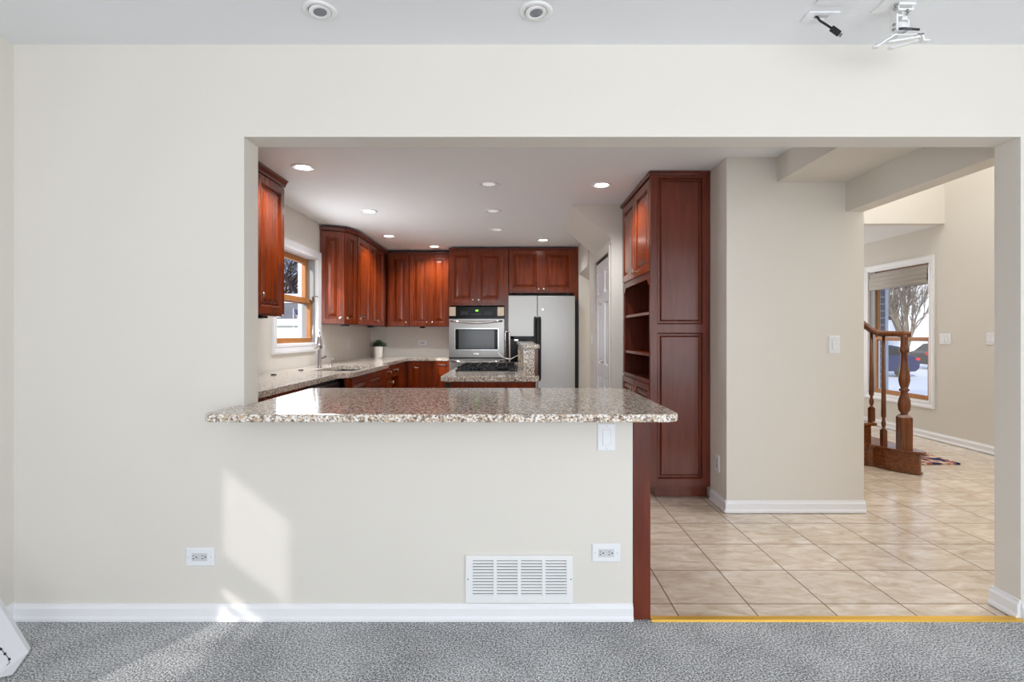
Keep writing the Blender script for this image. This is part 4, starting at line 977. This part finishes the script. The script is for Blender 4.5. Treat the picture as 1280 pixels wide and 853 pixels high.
def sqp(c, h, z): return [(c[0]+h*math.sqrt(2)*math.cos(ang+math.pi/2*k), c[1]+h*math.sqrt(2)*math.sin(ang+math.pi/2*k), z) for k in range(4)]
m.prism(sqp((NX, NY), sq, .2), (0, 0, .285))
a_ = sqp((NX, NY), sq, .485); b_ = sqp((NX, NY), sq*.6, .508); m.add(a_+b_, [(0,1,5,4),(1,2,6,5),(2,3,7,6),(3,0,4,7),(4,5,6,7)])
m.lathe((NX, NY, b0), [(r, z) for z, r in npf], 24)
m.build('newel_post', OAK, st)
def baluster(x, y, z0, ztop, nm='baluster'):
    h = ztop-z0; s = .021
    m = MB().box(x-s, y-s, z0, x+s, y+s, z0+.13)
    m.lathe((x, y, z0+.13), [(s*1.1, 0), (s*.7, .015), (s*.45, .02), (s*.7, .03), (s*.95, .055), (s*.85, .075), (s*.5, .095), (s*.75, .10), (s*.5, .105), (s*1.0, .125), (s*.98, .2), (s*.6, h-.13)], 16)
    return m.build(nm, OAK, st)
baluster(3.455, 4.99, .2, 1.222); baluster(3.375, 5.04, .4, 1.245)
for k, x in enumerate((3.25, 3.13, 3.0, 2.88, 2.75, 2.63, 2.5)):
    zt = 1.26+(3.36-x)*.8; zb = .2*(math.ceil((3.335-x+.035)/.25)+1); baluster(x, 5.04, min(zb, 1.0), zt)
hp = [(NX+.045, NY-.02, 1.218), (NX, NY+.01, 1.222), (3.47, 4.97, 1.224), (3.42, 5.02, 1.232), (3.375, 5.04, 1.255), (3.32, 5.04, 1.295), (3.2, 5.04, 1.39), (2.42, 5.04, 2.01)]
m = MB(); n = len(hp); hp = [Vector(p) for p in hp]; prev = None; ringN = None; vs = []
prof = [(-.03, -.02), (.03, -.02), (.034, 0), (.03, .018), (.014, .03), (-.014, .03), (-.03, .018), (-.034, 0)]
for i, p in enumerate(hp):
    t = (hp[min(i+1, n-1)]-hp[max(i-1, 0)]).normalized(); s_ = t.cross(Vector((0, 0, 1))).normalized(); up = s_.cross(t)
    vs += [p+s_*a+up*b for a, b in prof]
k = len(prof)
m.add(vs, [(i*k+j, i*k+(j+1) % k, (i+1)*k+(j+1) % k, (i+1)*k+j) for i in range(n-1) for j in range(k)], True)
m.add(vs[:k], [tuple(range(k))]); m.add(vs[-k:], [tuple(range(k))[::-1]])
m.build('handrail', OAK, st)
rg = B(3.63, 5.02, -.004, 4.20, 6.4, .012).build('area_rug', RUG, bevel=.004)
tag(rg, 'multicoloured woven rug on the tile floor behind the starter step', 'rug')

# ------------------------------------------------------------------ outdoors
struct(B(-60, -20, -1.3, 90, 90, -.95).build('ground', SNOW))
def tree(base, h, lean, name, m, lab, seed, spreadv=.5, trunks=1, depth=5, r0=.16, first=3):
    rnd = random.Random(seed); mb = MB()
    def grow(p, d, L_, r, dep):
        q1 = p+d*L_*.5+Vector((rnd.uniform(-1, 1), rnd.uniform(-1, 1), 0))*L_*.05; q2 = p+d*L_
        mb.tube([p, q1, q2], [r, r*.85, r*.68], 6 if dep > 2 else 4)
        if dep == 0: return
        for _ in range(first if dep == depth else (3 if dep > 1 else 4)):
            nd = (d+Vector((rnd.uniform(-1, 1), rnd.uniform(-1, 1), rnd.uniform(-.35, .6)))*spreadv).normalized()
            grow(q2 if rnd.random() < .6 else q1, nd, L_*rnd.uniform(.6, .85), r*.6, dep-1)
    base = Vector(base)
    for k in range(trunks):
        d = Vector((lean[0]+rnd.uniform(-.3, .3)*(trunks > 1), lean[1]+rnd.uniform(-.3, .3)*(trunks > 1), 1)).normalized()
        grow(base+Vector((rnd.uniform(-.2, .2), rnd.uniform(-.2, .2), 0))*(trunks > 1), d, h, r0*(rnd.uniform(.6, 1) if trunks > 1 else 1), depth)
    return tag(mb.build(name, m), lab, 'tree')
tree((23.2, 31.5, -.96), 2.5, (0, 0), 'bare_tree', BARK, 'bare pale winter tree seen through the foyer window', 5, .42, trunks=1, depth=7, r0=.16, first=6)
tree((-9.0, 23.5, -.96), 3.4, (.0, 0), 'bare_tree', BARK2, 'bare dark winter tree behind the garage outside the kitchen window', 11, .75, trunks=1, depth=6, r0=.2)
tree((-15.5, 31, -.96), 4.2, (.05, 0), 'bare_tree', BARK2, 'second bare dark tree farther left behind the neighbour garage', 15, .7, trunks=1, depth=5, r0=.16)
# cream neighbour garage
nb = empty('neighbour_garage', (-8.5, 17, -.95), 'cream sided garage with a grey roof outside the kitchen window', 'garage')
B(-13, 17.0, -.95, -4.2, 21, 1.55).build('wall', SIDEC, nb)
MB().prism([(-13.4, 16.92, 1.55), (-13.4, 16.92, 1.72), (-13.4, 19, 2.55), (-13.4, 21.4, 1.72), (-13.4, 21.4, 1.55)], (9.6, 0, 0)).build('roof', ROOFG, nb)
B(-13.4, 16.88, 1.5, -3.8, 16.97, 1.72).build('fascia', LIGHTWIN, nb)
B(-12.9, 18.3, 2.3, -4.3, 20.5, 2.62).build('roof_snow', SNOW, nb)
fl = empty('flag', W(372.5, 396, 14.0), 'small red white and blue flag outside the kitchen window', 'flag')
fpz = W(372.5, 396, 14.0)
MB().tube([Vector((fpz.x-.12, fpz.y, -.96)), fpz+Vector((-.12, 0, .22))], .012, 6).build('pole', TRIM, fl)
fm = mat('flag_cloth', srgb(190, 50, 56), .8); nt, b = nodes(fm)
t = nt.nodes.new('ShaderNodeTexCoord'); s = nt.nodes.new('ShaderNodeSeparateXYZ'); nt.links.new(t.outputs['Object'], s.inputs[0])
mm = nt.nodes.new('ShaderNodeMath'); mm.operation = 'DIVIDE'; nt.links.new(s.outputs[2], mm.inputs[0]); mm.inputs[1].default_value = .06
ff = nt.nodes.new('ShaderNodeMath'); ff.operation = 'FRACT'; nt.links.new(mm.outputs[0], ff.inputs[0])
rr = ramp(nt, [(0, srgb(200, 60, 66)), (.5, srgb(238, 236, 238))], 'CONSTANT'); nt.links.new(ff.outputs[0], rr.inputs[0]); nt.links.new(rr.outputs[0], b.inputs['Base Color'])
MB().prism([fpz+Vector((-.1, 0, .2)), fpz+Vector((.18, 0, .1)), fpz+Vector((.24, 0, -.26)), fpz+Vector((.0, 0, -.12))], (0, .01, 0)).build('cloth', fm, fl)
MB().prism([fpz+Vector((-.1, -.004, .2)), fpz+Vector((.05, -.004, .15)), fpz+Vector((.09, -.004, -.02)), fpz+Vector((-.05, -.004, .04))], (0, .003, 0)).build('canton', mat('flag_blue', srgb(60, 66, 110), .8), fl)
# house across the street
hs = empty('neighbour_house', (25, 36, -.95), 'white sided house across the snowy street', 'house')
B(14, 41, -.95, 48, 49, 9.5).build('wall', SIDEW, hs)
MB().prism([(13.6, 40.6, 9.5), (13.6, 45, 12), (13.6, 49.4, 9.5)], (34.8, 0, 0)).build('roof', SNOW, hs)
for wx in (29.0, 33.5):
    f_ = B(wx-.9, 40.9, 2.2, wx+.9, 41, 4.4).build('window', TRIM, hs); B(wx-.42, 40.86, 2.35, wx+.42, 40.9, 4.25).build('pane', CARGLASS, f_)
B(28.0, 40.93, -.9, 33, 41, 1.7).build('garage_door', SIDEW, hs)
# navy suv, side view with its rear to the right
cy = 27.0; cx = (1150-VX)*cy/F; zg = -.95
car = empty('car', (cx-2.3, cy+.9, zg), 'dark blue hatchback parked across the snowy street', 'car')
prof = [(0, .45), (.03, .75), (.0, 1.0), (-.25, 1.08), (-.45, 1.12), (-.95, 1.55), (-1.4, 1.63), (-2.6, 1.62), (-3.4, 1.12), (-4.3, 1.0), (-4.55, .8), (-4.6, .4), (-4.35, .3), (-.2, .3)]
m = MB().prism([(cx+x, cy, zg+z) for x, z in prof], (0, 1.75, 0)); m.build('body', NAVY, car, bevel=.06, seg=3)
MB().prism([(cx-.72, cy-.01, zg+1.12), (cx-1.1, cy-.01, zg+1.48), (cx-1.45, cy-.01, zg+1.54), (cx-2.5, cy-.01, zg+1.54), (cx-3.15, cy-.01, zg+1.12)], (0, .03, 0)).build('side_windows', CARGLASS, car)
B(cx-.22, cy-.015, zg+.86, cx+.015, cy+.1, zg+1.0).build('tail_light', REDL, car, bevel=.02)
for wx in (-.85, -3.65):
    wl = MB().lathe((cx+wx, cy-.03, zg+.34), [(.34, 0), (.35, .05), (.35, .2)], 24, (0, 1, 0)).build('wheel', TYRE, car)
    mb = MB().lathe((cx+wx, cy-.045, zg+.34), [(.23, 0), (.23, .02)], 24, (0, 1, 0))
    mb.build('rim', ALLOY, wl)
cx2 = (1158-VX)*33/F
car2 = empty('car', (cx2+2, 33.8, zg), 'dark car behind the blue one at the window edge with a red tail light', 'car')
prof2 = [(0, .4), (0, 1.0), (.5, 1.15), (1.1, 1.6), (2.8, 1.6), (3.5, 1.1), (4.4, .95), (4.5, .4), (.3, .3)]
MB().prism([(cx2+x, 33, zg+z) for x, z in prof2], (0, 1.7, 0)).build('body', BLACKM, car2, bevel=.06)
B(cx2-.02, 32.96, zg+.9, cx2+.35, 33.05, zg+1.08).build('tail_light', REDL, car2)
for wx in (.8, 3.6): MB().lathe((cx2+wx, 32.97, zg+.33), [(.33, 0), (.33, .2)], 20, (0, 1, 0)).build('wheel', TYRE, car2)
# brick pier and downspout just outside the foyer window
pr = B(5.05, 7.62, -.95, 5.295, 7.9, 3.0).build('brick_pier', BRICK); tag(pr, 'dark brick pier with pale mortar outside the foyer window', 'pier')
o = MB().box(5.30, 7.62, -.80, 5.345, 7.70, 3.0).prism([(5.30, 7.55, -.8), (5.345, 7.55, -.8), (5.40, 7.4, -.94), (5.30, 7.4, -.94)], (0, .1, .06)).build('downspout', VINYL)
tag(o, 'pale grey downspout running down beside the brick pier', 'downspout')
struct(B(-60, -20, -1.31, 90, 90, -1.3001).build('ground', SNOW)) if False else None
# low sidelight in the living room's left wall, bars and panes shaped for the sun patch
y0, z0, y1, z1 = SUNW
sw = struct(empty('window_3', (XL-.08, (y0+y1)/2, z0)))
MB().box(XL-.12, y0, z0, XL-.05, y0+.03, z1).box(XL-.12, y0, .955, XL-.05, .645, 1.05).box(XL-.10, y0, .87, XL-.08, .645, .895).box(XL-.12, .645, z0, XL-.05, .91, z1).box(XL-.12, .91, z0, XL-.05, .985, 1.17).box(XL-.12, .985, z0, XL-.05, y1, z1).box(XL-.12, y0, 1.47, XL-.05, .645, z1).box(XL-.12, y0, z0, XL-.05, y1, z0+.05).build('sash', TRIM, sw)  # unseen blocking bars, added to cut the sunlight into patches
B(XL-.09, y0+.03, z0+.05, XL-.085, y1, .955).build('glass_pane', glass_mat('lightly_dimmed_pane', (.82, .82, .82, 1)), sw)  # grey pane, added to dim the sun on carpet and wall
B(XL-.09, y0+.03, 1.05, XL-.085, y1, z1).build('glass_pane', GLASS_DIM, sw)  # darker pane, added to dim the upper sun patch
